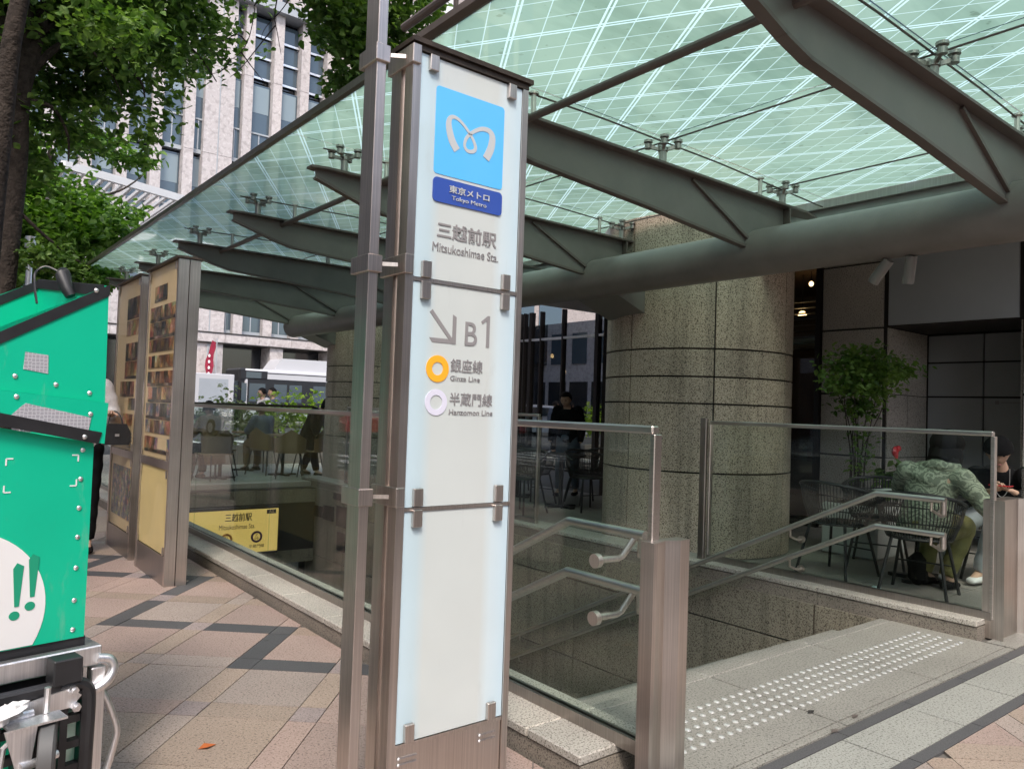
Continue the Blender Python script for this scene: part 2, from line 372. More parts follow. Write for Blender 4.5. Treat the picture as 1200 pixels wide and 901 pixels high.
def rrect(x0, x1, z0, z1, r, n=5, taper=0):
    P = []
    for cx, cz, a0 in ((x1-r, z0+r, -90), (x1-r, z1-r, 0), (x0+r, z1-r, 90), (x0+r, z0+r, 180)):
        for i in range(n+1):
            a = R(a0+90*i/n); P.append((cx+r*math.cos(a), cz+r*math.sin(a)))
    return P
def clip(poly, a, b, c):
    """keep the part of a polygon where a*x+b*y<=c"""
    o = []
    for i in range(len(poly)):
        p, q = poly[i], poly[(i+1) % len(poly)]; dp = a*p[0]+b*p[1]-c; dq = a*q[0]+b*q[1]-c
        if dp <= 0: o.append(p)
        if (dp < 0) != (dq < 0) and dp != dq: t = dp/(dp-dq); o.append((p[0]+t*(q[0]-p[0]), p[1]+t*(q[1]-p[1])))
    return o
def area(poly): return abs(sum(poly[i][0]*poly[(i+1) % len(poly)][1]-poly[(i+1) % len(poly)][0]*poly[i][1] for i in range(len(poly))))/2
# ================================================================ SETTING: ground, paving, stairwell
SX0, SX1, SY0, SY1 = 2.27, 5.17, 2.43, 11.6          # the stair opening
def holed(b, X0, X1, Y0, Y1, z0, z1):
    for a in ((X0, SX0, Y0, Y1), (SX1, X1, Y0, Y1), (SX0, SX1, Y0, SY0), (SX0, SX1, SY1, Y1)): b.box(*a, z0, z1)
g = B()
for a in ((-900, SX0-.2, -900, 900), (SX1+.2, 900, -900, 900), (SX0-.2, SX1+.2, -900, SY0-.3), (SX0-.2, SX1+.2, SY1+.3, 900)): g.box(*a, -.40, -.15)
g.build('ground', 'asphalt', kind='structure')
pv = B(); holed(pv, -2.6, 12.0, -9, 19, -.149, -.012); pavement = pv.build('pavement', 'grout', kind='structure')
kb = B()
for i in range(28): kb.box(-2.78, -2.604, -9+i, -8.01+i, -.15, .0, .012)
kb.build('roadside_kerb', 'kerb', kind='structure')
# 45 degree granite paving with the dark zigzag
ua = R(41.5); U = (math.sin(ua), math.cos(ua)); V = (math.sin(ua+math.pi/2), math.cos(ua+math.pi/2))
U0, PU, WU, V0, PV, WV = 3.69, .573, .15, -1.535, .505, .12
dark = set(); mauve = set()
def dk(*cells): [dark.add(c) for c in cells]
# cells: (kind, k, j); kinds: c crossing, u strip along v (tile between crossings), v strip along u, t big tile
for s in range(-2, 4):
    k, j = s*3, -s*4                      # the zigzag repeats up the pavement
    dk(('c', k, j), ('u', k, j), ('v', k, j), ('c', k+1, j), ('u', k+1, j-1), ('u', k+1, j-2), ('c', k+1, j-2), ('v', k+1, j-2), ('v', k+2, j-2), ('c', k+3, j-2), ('u', k+3, j-3), ('u', k, j+1), ('c', k, j+2))
    mauve |= {('c', k+1, j-1), ('c', k+2, j-2), ('c', k, j+1), ('c', k+3, j-3)}
def paving(region, clips, parent, seed):
    rnd = random.Random(seed); x0, x1, y0, y1 = region; n = 0
    for k in range(-30, 40):
        for j in range(-40, 40):
            u0 = U0+PU*k; v0 = V0+PV*j
            for kind, (a, b_, c, d) in {'c': (u0, u0+WU, v0, v0+WV), 'u': (u0, u0+WU, v0+WV, v0+PV), 'v': (u0+WU, u0+PU, v0, v0+WV), 't': (u0+WU, u0+PU, v0+WV, v0+PV)}.items():
                gp = .0022
                P = [(U[0]*p+V[0]*q, U[1]*p+V[1]*q) for p, q in ((a+gp, c+gp), (b_-gp, c+gp), (b_-gp, d-gp), (a+gp, d-gp))]
                if max(p[0] for p in P) < x0 or min(p[0] for p in P) > x1 or max(p[1] for p in P) < y0 or min(p[1] for p in P) > y1: continue
                for cl in clips: P = clip(P, *cl) if P else P
                if len(P) < 3 or area(P) < .002: continue
                key = (kind, k, j)
                if key in dark: m = 'tile_dark'
                elif key in mauve: m = 'tile_mauve'
                elif kind == 'c': m = rnd.choice(['tile_grey', 'tile_mauve', 'tile_grey', 'tile_sand'])
                elif kind in 'uv': m = rnd.choice(['tile_sand', 'tile_brown', 'tile_pink', 'tile_sand', 'tile_grey'])
                else: m = rnd.choice(['tile_pink', 'tile_grey', 'tile_pink', 'tile_sand', 'tile_grey', 'tile_brown'])
                z = rnd.uniform(-.0009, .0009)
                B().prism(P, -.011, z).build('paving_tile', m, parent, smooth=False); n += 1
    return n
nA = paving((-.15, 1.9, .6, 8.2), [(-1, 0, .15), (1, 0, 1.892), (0, 1, 8.2), (0, -1, -1.0)], pavement, 3)
dark.clear(); mauve.clear()
# beyond: the same paving too far to tell apart, one sheet of larger tiles
def farpave(X0, X1, Y0, Y1, step, mats, seed, z=0, name='distant_paving'):
    rnd = random.Random(seed); b = B()
    nx = max(1, int((X1-X0)/step)); ny = max(1, int((Y1-Y0)/step))
    for i in range(nx):
        for j in range(ny):
            b.cm = rnd.randrange(len(mats)); dx = (X1-X0)/nx; dy = (Y1-Y0)/ny
            b.box(X0+i*dx+.003, X0+(i+1)*dx-.003, Y0+j*dy+.003, Y0+(j+1)*dy-.003, z-.01, z)
    return b.build(name, mats, pavement, kind='stuff', smooth=False)
farpave(-.15, 1.89, 8.21, 19, .5, ['tile_pink', 'tile_grey', 'tile_sand'], 1)
farpave(-2.59, -.16, -6, 19, .5, ['tile_pink', 'tile_grey', 'tile_sand'], 2)
farpave(-.14, 1.89, -6, .98, .5, ['tile_pink', 'tile_grey', 'tile_sand'], 2)
farpave(1.91, 8.79, 12.0, 19, .6, ['terrace'], 4, name='far_terrace_paving')
# right plaza: tiles, dark strips, white slabs
for s in range(0, 3):
    k, j = -2+s, 5-s
    dk(('u', k, j), ('c', k, j), ('v', k-1, j), ('u', k-1, j), ('c', k-1, j), ('u', k-1, j+1))
paving((1.9, 6.6, -.3, 1.3), [(0, 1, 1.308), (-1, 0, -1.9), (0, -1, .1), (1, 0, 6.6)], pavement, 9)
farpave(6.62, 8.79, -6, 1.56, .5, ['tile_pink', 'tile_grey', 'tile_sand'], 2)
landing_strips = B()
for y0, y1 in ((1.312, 1.363), (1.604, 1.655)):
    for i in range(12): landing_strips.box(1.93+i*.6, 2.525+i*.6, y0, y1, -.011, .0006)
landing_strips.build('dark_granite_strip', 'tile_dark', pavement, smooth=False)
for i in range(10):
    x = 3.07-1.2+.6*i
    B().box(x+.004, x+.596, 1.367, 1.600, -.011, random.uniform(-.0006, .0006)).build('granite_slab', 'slab_w', pavement, smooth=False)
landing = B().box(1.93, 8.79, 1.663, 1.664, -.13, -.014).box(SX0, SX1, 1.66, SY0-.02, -.3, -.013).build('stair_landing', 'grout', kind='structure')
landing.data.materials[0] = MT['joint']
for i in range(5):
    x = 3.23-.97+.97*i; x1 = min(x+.966, 5.17)
    if x1-x < .2: continue
    B().box(x+.004, x1-.001, 1.713, 2.372, -.03, 0).build('landing_slab', 'slab', landing, smooth=False)
    B().box(x+.004, x1-.001, 2.378, SY0+.02, -.05, .0, .006).build('stair_nosing', 'slab', landing, smooth=False)
    B().box(x+.004, x1-.001, 1.665, 1.706, -.03, .0005).build('granite_slab', 'slab', landing, smooth=False)
for i in range(4): B().box(5.19+i*.9, 6.085+i*.9, 1.665, 1.82, -.03, 0).build('granite_slab', 'slab', landing, smooth=False)
st = B()
st.loft([[Vector((r*math.cos(a*math.pi/5), r*math.sin(a*math.pi/5), z)) for a in range(10)] for r, z in ((.0145, 0), (.013, .0035), (.008, .0052), (.003, .0056))])
stud0 = None
for i in range(46):
    for j in range(5):
        x = 2.31+.0605*i; y = 1.903+.0617*j
        if stud0 is None: stud0 = st.build('warning_stud', 'stud', landing); stud0.location = (x, y, .0)
        else: inst(stud0, (x, y, .0))
# stairs going down under the terrace
steps = B()
for i in range(30): steps.box(SX0, SX1, SY0+.02+i*.3, SY0+.32+i*.3+.02, -.15*(i+1)-.2, -.15*(i+1))
steps.build('stair_flight', 'slab', kind='structure', smooth=False)
wl = B().box(SX1, SX1+.2, SY0-.25, SY1+.3, -5, -.02).box(SX0-.2, SX0, SY0-.25, SY1+.3, -5, -.02).box(SX0, SX1, SY1+4, SY1+4.2, -6, -1)
stairwall = wl.build('stairwell_wall', 'joint', kind='structure')
zs = [-.314-.74*i for i in range(-1, 7)]
ys = [2.18, 2.91]+[2.91+1.23*i for i in range(1, 9)]
for i in range(len(ys)-1):
    for z1, z0 in zip([-.006]+zs[1:], zs[1:]):
        if z1 < -4.5: continue
        y1 = min(ys[i+1], 11.6)
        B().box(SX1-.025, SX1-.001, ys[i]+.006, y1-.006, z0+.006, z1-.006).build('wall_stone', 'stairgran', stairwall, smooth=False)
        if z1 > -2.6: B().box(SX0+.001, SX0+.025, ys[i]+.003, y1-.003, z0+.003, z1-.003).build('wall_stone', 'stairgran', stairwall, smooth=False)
# lintel over the stair at the far end, terrace slab above
hd = B().box(SX0+.03, SX1-.03, 11.3, 11.6, -1.15, -.02); header = hd.build('stair_lintel', 'joint', kind='structure')
for i in range(3): B().box(SX0+.03+i*.95, SX0+.97+i*.95, 11.285, 11.299, -.235, -.03).build('wall_stone', 'stairgran', header)
for i in range(3): B().box(SX0+.03+i*.95, SX0+.97+i*.95, 11.285, 11.299, -1.15, -.96).build('wall_stone', 'stairgran', header)
# terrace paving right of the stair (10 px pieces near the seats)
for i in range(6):
    for j in range(8):
        x = 5.5+i*.6; y = 1.86+j*.6
        if x > 8.75: continue
        B().box(x+.003, min(8.79, x+.597), y+.003, y+.597, -.011, random.uniform(-.0008, .0008)).build('terrace_tile', 'terrace_d', pavement, smooth=False)
farpave(5.5, 8.79, 6.66, 11.98, .6, ['terrace_d'], 5, name='inner_terrace_paving')
# granite kerbs carrying the balustrades
def kerb(name, x0, x1, ys_, z, sidex, label, top='kerb'):
    t = thing(name, label, 'kerb', ((x0+x1)/2, ys_[0], 0))
    for a, b_ in zip(ys_[:-1], ys_[1:]):
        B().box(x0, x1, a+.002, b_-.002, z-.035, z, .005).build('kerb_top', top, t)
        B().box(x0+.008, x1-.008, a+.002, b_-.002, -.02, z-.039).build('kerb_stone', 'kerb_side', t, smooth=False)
    return t
K1 = [1.93, 2.22, 3.0, 3.4, 4.0, 4.6, 5.2, 5.8, 6.4, 7.0, 7.6, 8.2, 8.8, 9.4, 10, 10.6, 11.3, 11.9]
kerb('granite_kerb', 1.9, 2.265, K1, .105, 1.9, 'long low granite kerb under the glass beside the pink pavement')
K2 = [1.86, 2.9, 4.05, 5.2, 6.4, 7.6, 8.8, 10, 11.3, 11.9]
kerb('granite_kerb', 5.155, 5.46, K2, .115, 5.15, 'granite kerb between the stair and the cafe terrace')
t = thing('granite_kerb', 'granite kerb across the far end of the stairwell', 'kerb', (3.7, 11.75, 0))
for i in range(3): B().box(2.28+i*.96, 3.235+i*.96, 11.5, 11.9, -.02, .06, .006).build('kerb_stone', 'kerb', t)

# ================================================================ balustrades
def glasspane(x0, x1, y0, y1, z0, z1, parent, m='glass', name='glass_pane'): return B().box(x0, x1, y0, y1, z0, z1).build(name, m, parent, smooth=False)
def stair_balustrade(label, x, ya, yb, z0, z1, joints, side, posts, mrail='steel_x'):
    t = thing('glass_balustrade', label, 'balustrade', (x, ya, z0))
    js = [ya]+joints+[yb]
    for a, b_ in zip(js[:-1], js[1:]): glasspane(x-.006, x+.006, a+.004, b_-.004, z0+.01, z1-.012, t, 'glass' if side < 0 else 'glass_r')
    B().box(x-.02, x+.02, ya, yb, z1-.03, z1, .006).build('top_rail', mrail, t)
    B().box(x-.022, x-.008, ya, yb, z0-.005, z0+.045).box(x+.008, x+.022, ya, yb, z0-.005, z0+.045).build('base_channel', 'steel_dark', t)
    for y in posts: B().box(x-.02, x+.02, y-.012, y+.012, z0, z1-.03, .003).build('end_post', mrail, t)
    return t
lb = stair_balustrade('glass balustrade with steel top rail between the pink pavement and the stair', 2.1, 1.80, 11.75, .105, 1.262, [3.6, 5.37, 7.14, 8.91, 10.6], -1, [1.80])
rb = stair_balustrade('short glass balustrade with dull rail between stair and the seated people', 5.3, 1.83, 3.95, .115, 1.27, [], 1, [1.83, 3.95])
rb2 = stair_balustrade('glass balustrade behind the big stone column along the terrace', 5.3, 6.15, 10.6, .115, 1.27, [7.9], 1, [6.15, 10.6])
t = thing('glass_balustrade', 'glass balustrade with dark rail across the far end of the stairwell', 'balustrade', (3.7, 11.75, .06))
for a, b_ in ((2.14, 3.95), (3.95, 5.26)): glasspane(a+.006, b_-.006, 11.745, 11.757, .06, 1.225, t)
B().box(2.14, 5.26, 11.72, 11.78, 1.225, 1.262, .006).build('top_rail', 'cap', t)
# glass side panel by the column post
def disc(x, y, z, t, s=-1):
    B().tube([(x+s*.008, y, z), (x+s*.03, y, z)], .027, 20).build('glass_clamp', 'steel', t)
# handrails
def handrail(label, x, s, y0, ys_, yend, zh, drop, brk):
    t = thing('handrail', label, 'handrail', (x, ys_, 0))
    for z in (zh, zh-.215):
        path = [(x, y0, z-.09), (x, y0, z), (x, ys_, z), (x, yend, z-(yend-ys_)*drop)]
        b = B(); b.tube([(x, y0, z-.085), (x, y0, z+.006)], .0185, 12); b.tube([(x, y0-.014, z), (x, ys_, z)], .0192, 14)
        b.tube([(x, ys_-.004, z+.0005), (x, yend, z-(yend-ys_)*drop)], .019, 14); b.build('rail', 'steel_x', t)
        for y in brk:
            zz = z if y < ys_ else z-(y-ys_)*drop
            if s < 0 and y < ys_:
                B().tube([(x, y-.02, zz-.016), (x-.045, y, zz-.085), (x-.07, y, zz-.092), (2.106, y, zz-.09)], .0125, 10).build('rail_bracket', 'steel', t)
                B().tube([(2.093, y, zz-.09), (2.07, y, zz-.09)], .027, 20).build('fixing_disc', 'steel', t); continue
            B().tube([(x, y, zz-.02), (x+s*.02, y+.01, zz-.07), (x+s*.10, y, zz-.10), (x+s*.14, y, zz-.10)], .009, 8).build('rail_bracket', 'steel', t)
            B().tube([(x+s*.14, y, zz-.10), (x+s*.165, y, zz-.10)], .026, 16).build('fixing_disc', 'steel', t)
    return t
handrail('double square handrail along the right wall of the stair', 5.08, 1, 2.03, 2.45, 9.0, .832, .5, [2.1, 3.07, 4.6, 6.1])
handrail('double square handrail behind the balustrade glass on the left of the stair', 2.27, -1, 2.0, 2.42, 9.0, .832, .5, [2.06, 3.5, 5.0, 6.5])
# end posts of folded steel
def endpost(label, x0, x1, y, h, flip=1):
    t = thing('steel_post', label, 'post', ((x0+x1)/2, y, 0)); w = x1-x0
    if flip > 0: P = [(x0, y), (x0+.10*w, y), (x0+.45*w, y+.022), (x0+.74*w, y), (x1, y), (x1, y+.06), (x0, y+.06)]
    else: P = [(x0, y), (x0+.13*w, y+.03), (x0+.8*w, y+.03), (x0+.86*w, y-.0), (x1, y), (x1, y+.12), (x0, y+.12)]
    B().prism(P, 0, h).build('post_body', 'steel', t, smooth=False)
    Q = [(a, b_) for a, b_ in P]; cx = sum(a for a, _ in Q)/len(Q); cy = sum(b_ for _, b_ in Q)/len(Q)
    B().prism([(cx+(a-cx)*1.012, cy+(b_-cy)*1.02) for a, b_ in Q], h+.0005, h+.005).build('post_cap', 'steel', t, smooth=False)
    return t
endpost('brushed steel post with folded front at the near left end of the stair glass', 2.05, 2.243, 1.752, .852)
endpost('brushed steel post at the right end of the stair beside the terrace', 5.285, 5.68, 1.76, .842, -1)
B().box(5.72, 7.9, 1.80, 1.812, .02, 1.15).build('side_glass', 'glass', rb, smooth=False)
# thin steel mast strip beside the column glass
B().box(5.26, 5.29, 3.97, 4.03, .115, 1.29, .003).build('end_mullion', 'steel_dark', rb)

# ================================================================ columns
def column(cx, cy, label, ang0, zt=3.29):
    t = thing('stone_column', label, 'column', (cx, cy, 0))
    B().prism([(cx+.915*math.cos(a*math.pi/24), cy+.915*math.sin(a*math.pi/24)) for a in range(48)], 0, zt).build('column_core', 'joint', t)
    zc = [0, .78, 1.42, 1.67, 1.93, 2.76, zt+.55]
    for i in range(6):
        for k in range(7):
            a0 = ang0+k*360/7; n = 9; g_ = .45
            pts = []
            for q in range(n+1):
                a = R(a0+g_+(360/7-2*g_)*q/n); pts.append((cx+.94*math.cos(a), cy+.94*math.sin(a)))
            for q in range(n, -1, -1):
                a = R(a0+g_+(360/7-2*g_)*q/n); pts.append((cx+.90*math.cos(a), cy+.90*math.sin(a)))
            b = B(); m = len(pts); z0, z1 = zc[i]+.008, min(zc[i+1], 3.85)-.008
            vs = [(p[0], p[1], z0) for p in pts]+[(p[0], p[1], z1) for p in pts]
            fs = []
            for q in range(n):
                o, p2 = q, q+1; ii, jj = m-1-q, m-2-q
                fs += [(o, p2, p2+m, o+m), (ii, jj, jj+m, ii+m), (o, p2, jj, ii), (o+m, p2+m, jj+m, ii+m)]
            fs += [(0, m-1, 2*m-1, m), (n, n+1, n+1+m, n+m)]
            b.add(vs, fs).build('stone_panel', 'wallgran', t)
    return t
def vis_ang(cx, cy, th):          # angle of a joint seen th degrees right of the line to the camera position
    a = math.degrees(math.atan2(cx, cy))
    c = (-math.sin(R(a)), -math.cos(R(a))); r = (math.cos(R(a)), -math.sin(R(a)))
    return math.degrees(math.atan2(c[1]*math.cos(R(th))+r[1]*math.sin(R(th)), c[0]*math.cos(R(th))+r[0]*math.sin(R(th))))
column(6.47, 5.02, 'big round speckled granite column right of the station sign', vis_ang(6.47, 5.02, 9.6))
column(6.47, 11.72, 'far round granite column seen between the panel stand and the steel pole', vis_ang(6.47, 11.72, 25))

# ================================================================ building on the right
MT['fascia'] = mat('pale_fascia_panel', (.50, .53, .51), .5, var=.08)
bl = thing('office_building', 'grey granite building with recessed grey doors behind the terrace', 'building', (9.5, 4, 0))
def face(y0, y1, z0, z1, m='wallgran', x=8.8, name='stone_panel'): return B().box(x, x+.035, min(y0, y1)+.011, max(y0, y1)-.011, z0+.011, z1-.011).build(name, m, bl, smooth=False)
zc = [0, .9, 1.635, 2.4, 3.17, 3.3]
B().box(8.836, 9.95, 4.17, 4.96, 0, 3.3).box(8.836, 9.86, -9, 2.80, 0, 3.3).box(8.836, 9.86, 2.8, 4.17, 2.41, 3.3).build('wall', 'joint', bl, smooth=False)
wgd = granite('shaded_wall_granite', (.50, .47, .43), (.22, .20, .18), (.56, .53, .49), 150, .55, .05, .12, .8); MT['wgd'] = wgd
for a, b_ in zip(zc[:-1], zc[1:]):
    face(4.195, 4.95, a, b_, 'wgd')
    for y in (2.79, 1.7, .6, -.5, -1.6): face(y, y-1.09, a, b_, 'wgd')
face(2.82, 4.15, 2.41, 3.29, 'metalgrey', name='fascia_panel')
for a, b_ in zip(zc[:3], zc[1:4]):
    B().box(8.84, 9.34, 4.152, 4.165, a+.005, b_-.005).box(9.35, 9.85, 4.152, 4.165, a+.005, b_-.005).build('stone_panel', 'wgd', bl, smooth=False)
    B().box(8.84, 9.85, 2.80, 2.815, a+.005, b_-.005).build('stone_panel', 'wgd', bl, smooth=False)
B().box(9.90, 9.93, 2.8, 4.17, 0, 2.42).build('door_backing', 'joint', bl)
for a, b_ in ((2.06, 2.39), (1.645, 2.05), (0.01, 1.635)):
    for y0, y1 in ((2.825, 3.52), (3.53, 4.145)): B().box(9.87, 9.90, y0+.004, y1-.004, a+.006, b_-.006).build('door_panel', 'doorgrey', bl, smooth=False)
B().box(9.864, 9.8695, 3.36, 3.40, 1.56, 1.60).box(9.864, 9.8695, 3.10, 3.34, 1.575, 1.585).build('door_sign', 'ink', bl)
B().box(6.35, 8.9, 1.2, 10.9, 3.3, 3.4).build('soffit', 'fascia', bl)
B().box(6.19, 6.34, 1.2, 12.6, 2.68, 3.7).build('canopy_fascia', 'fascia', bl)
# storeys above the canopy
up_ = B(); up_.box(8.9, 20, -9, 10.9, 3.3, 20).build('upper_wall', 'wgd', bl)
for i in range(7):
    for k in range(4):
        if True: B().box(8.85, 8.899, -8+i*2.7, -6.2+i*2.7, 4.6+k*4, 7.0+k*4).build('window', 'winblue', bl, smooth=False)
# glazed front between wall and far corner
gl = thing('shop_window', 'tall dark framed cafe window behind the terrace beside the big column', 'shop window', (8.8, 8, 0))
B().box(8.80, 8.815, 5.0, 8.6, .1, 3.29).build('window_pane', 'glass_win', gl, smooth=False)
B().box(11.5, 11.515, 10.95, 14.1, .1, 3.29).build('window_pane', 'glass_dk', gl, smooth=False)
for y, wd in ((4.985, .06), (5.9, .04), (7.2, .04), (8.62, .07)): B().box(8.76, 8.86, y-wd/2, y+wd/2, 0, 3.29).build('mullion', 'frame_dk', gl, smooth=False)
B().box(8.765, 8.855, 5.0, 8.6, 2.56, 2.61).build('transom', 'frame_dk', gl); B().box(8.765, 8.855, 5.0, 8.6, 0, .1).build('sill', 'frame_dk', gl)
for y, wd in ((11.0, .07), (11.28, .05), (11.52, .10), (12.6, .05), (13.35, .05), (13.72, .10), (13.95, .05), (14.12, .06)): B().box(11.44, 11.56, y-wd/2, y+wd/2, 0, 3.6).build('mullion', 'frame_dk', gl, smooth=False)
B().box(11.45, 11.55, 10.95, 14.12, 2.93, 2.98).build('transom', 'alu', gl); B().box(11.45, 11.55, 10.95, 14.12, 0, .1).build('sill', 'frame_dk', gl)
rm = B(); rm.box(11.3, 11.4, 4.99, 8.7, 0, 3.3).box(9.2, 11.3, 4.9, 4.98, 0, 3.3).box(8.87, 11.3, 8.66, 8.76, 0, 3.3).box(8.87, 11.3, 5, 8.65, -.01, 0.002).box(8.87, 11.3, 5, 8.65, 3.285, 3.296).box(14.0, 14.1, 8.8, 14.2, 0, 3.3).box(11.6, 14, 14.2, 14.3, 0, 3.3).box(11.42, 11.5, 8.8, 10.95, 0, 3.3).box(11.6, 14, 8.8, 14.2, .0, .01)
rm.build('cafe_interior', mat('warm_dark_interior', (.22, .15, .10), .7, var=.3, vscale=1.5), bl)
for i in range(9): B().box(9.4, 9.46, 5.1, 5.95, 2.25+i*.05-.004+i*.03, 2.262+i*.05+i*.03).build('blind_slat', 'terrace', gl)
B().box(9.6, 10.4, 5.1, 5.5, .1, 1.05).box(9.55, 9.6, 5.05, 5.55, .75, .95).build('counter', mat('terracotta_planter', (.22, .07, .04), .7, var=.2), bl)
for (x, y, z, s) in ((9.5, 5.63, 2.72, .055), (12.3, 12.1, 2.64, .045), (12.4, 14.0, 2.66, .045), (12.2, 13.3, 2.25, .04), (12.9, 12.6, 2.2, .04), (9.4, 5.45, 3.12, .03)):
    L_ = thing('pendant_lamp', 'warm glowing globe lamp inside the cafe window' if s > .05 else {12.1: 'warm pendant bulb right of the middle in the far cafe window, upper', 14.0: 'warm pendant bulb at the left edge of the far cafe window', 13.3: 'lower warm pendant bulb in the left half of the far cafe window', 12.6: 'lowest warm pendant bulb in the right half of the far cafe window'}.get(y, 'bulb'), 'lamp', (x, y, z), group='lamps inside the cafe')
    B().ell((x, y, z), s, s, s*1.15).build('bulb', mat('lit_bulb', (1, .8, .5), emit=(1, .62, .28), estr=6), L_)
    B().tube([(x, y, z+s), (x, y, 3.28)], .006, 6).build('cord', 'black', L_)
L_['label'] = 'small warm pendant bulb high in the narrow window by the column'
mb = thing('sign_banner', 'maroon sign panel at the far corner of the cafe front', 'sign', (11.4, 14.6, 2))
B().box(11.34, 11.40, 14.2, 15.2, 2.1, 4.2, .008).build('panel', 'maroon', mb); B().box(11.32, 11.42, 14.16, 15.24, 2.0, 2.08).build('bottom_rail', 'white', mb)
B().box(11.35, 11.39, 15.1, 15.15, 0, 2.0).build('support_post', 'frame_dk', mb)

# ================================================================ glass canopy
cn = thing('glass_canopy', 'large green glass canopy on grey steel beams over the station stairs', 'canopy', (5.1, 5, 2.4))
BY = [1.67+1.75*i for i in range(0, 7)]
for i, y in enumerate(BY):
    b = B()
    prof = [(2.25, 2.985), (2.25, 2.93), (2.62, 2.81), (2.80, 2.768), (3.84, 2.70), (4.13, 2.675), (5.04, 2.60), (5.10, 2.60), (5.16, 2.70), (5.26, 2.79), (5.46, 2.83), (5.46, 2.985)]
    b.prism(prof, y-.009, y+.009, 'y')
    bm_ = b.build('beam_web', 'paint', cn, smooth=False)
    lo = [(2.245, 2.925), (2.62, 2.805), (2.80, 2.763), (3.84, 2.695), (4.13, 2.670), (5.05, 2.592)]
    f = B()
    for p, q in zip(lo[:-1], lo[1:]): f.bar((p[0], y, p[1]), (q[0]+.004, y, q[1]), .055, .018)
    f.build('beam_lower_flange', 'paint_flange', cn)
    B().prism([(2.20, y-.045), (2.32, y-.075), (5.70, y-.075), (5.92, y-.03), (5.92, y+.03), (5.70, y+.075), (2.32, y+.075), (2.20, y+.045)], 2.985, 3.001).build('beam_top_flange', 'paint_flange', cn, smooth=False)
    f = B()
    for s in (-1, 1):
        f.bar((4.28, y+s*.02, 2.97), (5.05, y+s*.02, 2.62), .022, .022)
        f.box(5.44, 5.455, y+min(.011*s, .07*s), y+max(.011*s, .07*s), 2.80, 2.98)
    f.build('stiffener', 'paint_flange', cn)
B().tube([(5.1, .55, 2.575), (5.1, 12.35, 2.575)], .178, 28).build('main_pipe', mat('pipe_paint', (.165, .15, .14), .38, var=.12, vscale=5, bmp=.08, bscale=90), cn)
B().ell((5.1, 12.35, 2.575), .178, .07, .178, 20, 10).build('pipe_end_cap', 'paint', cn)
B().tube([(2.7, .7, 2.955), (2.7, 12.4, 2.955)], .023, 10).build('tie_bar', 'paint_flange', cn)
for x in (3.98, 5.44): B().tube([(x, .8, 3.165), (x, 12.3, 3.165)], .006, 6).build('cable', 'paint_flange', cn)
for y in BY: B().tube([(2.3, y, 3.15), (3.4, y, 3.172), (4.6, y, 3.165), (6.05, y, 3.12)], .006, 6).build('cable', 'paint_flange', cn)
sp = B()
sp.tube([(0, 0, 0), (0, 0, .10)], .027, 14); sp.tube([(0, 0, .10), (0, 0, .125)], .035, 14)
for a in range(4):
    d = Vector((math.cos(R(45+90*a)), math.sin(R(45+90*a)), 0)); e = d*.10
    sp.bar((0, 0, .108), (e.x, e.y, .135), .018, .022); sp.tube([(e.x, e.y, .118), (e.x, e.y, .150)], .024, 12)
    sp.tube([(e.x, e.y, .150), (e.x, e.y, .160)], .011, 10); sp.tube([(e.x, e.y, .162), (e.x, e.y, .178)], .031, 14)
spd = None
strut = None
for y in BY:
    for x in (2.47, 3.98, 5.44):
        if spd is None: spd = sp.build('spider_fitting', 'steel_dark', cn, off=(0, 0, 0)); spd.location = Vector((x, y, 3.0))-cn.location; spd.location += cn.location if False else Vector((0, 0, 0))
        else: inst(spd, Vector((x, y, 3.0))-cn.location)
    for x in (2.82, 5.13):
        if strut is None: strut = B().tube([(0, 0, 0), (0, 0, .16)], .016, 12).tube([(0, 0, .16), (0, 0, .172)], .03, 12).build('cable_strut', 'steel', cn, off=(0, 0, 0)); strut.location = Vector((x, y, 3.0))-cn.location
        else: inst(strut, Vector((x, y, 3.0))-cn.location)
# the panes: bottom sheet fritted, top and edges clear; notched round the columns
def pane(P, parent, notch=None):
    b = B(); n = len(P)
    vs = [(x, y, 3.199) for x, y in P]+[(x, y, 3.222) for x, y in P]
    b.cm = 0; b.add(vs, [tuple(range(n))[::-1]]); b.cm = 1; b.add(vs, [tuple(range(n, 2*n))]+[(i, (i+1) % n, (i+1) % n+n, i+n) for i in range(n)])
    me = bpy.data.meshes.new('glass_panel'); o3 = parent['_o']
    me.from_pydata([(p[0]-o3[0], p[1]-o3[1], p[2]-o3[2]) for p in b.v], [], b.f)
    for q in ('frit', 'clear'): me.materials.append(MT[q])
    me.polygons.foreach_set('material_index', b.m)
    o = bpy.data.objects.new('glass_panel', me); COL.objects.link(o); o.parent = parent
XS = [2.05, 3.98, 6.12]
Y_ = BY+[BY[-1]+.55]; Y_.insert(0, .75)
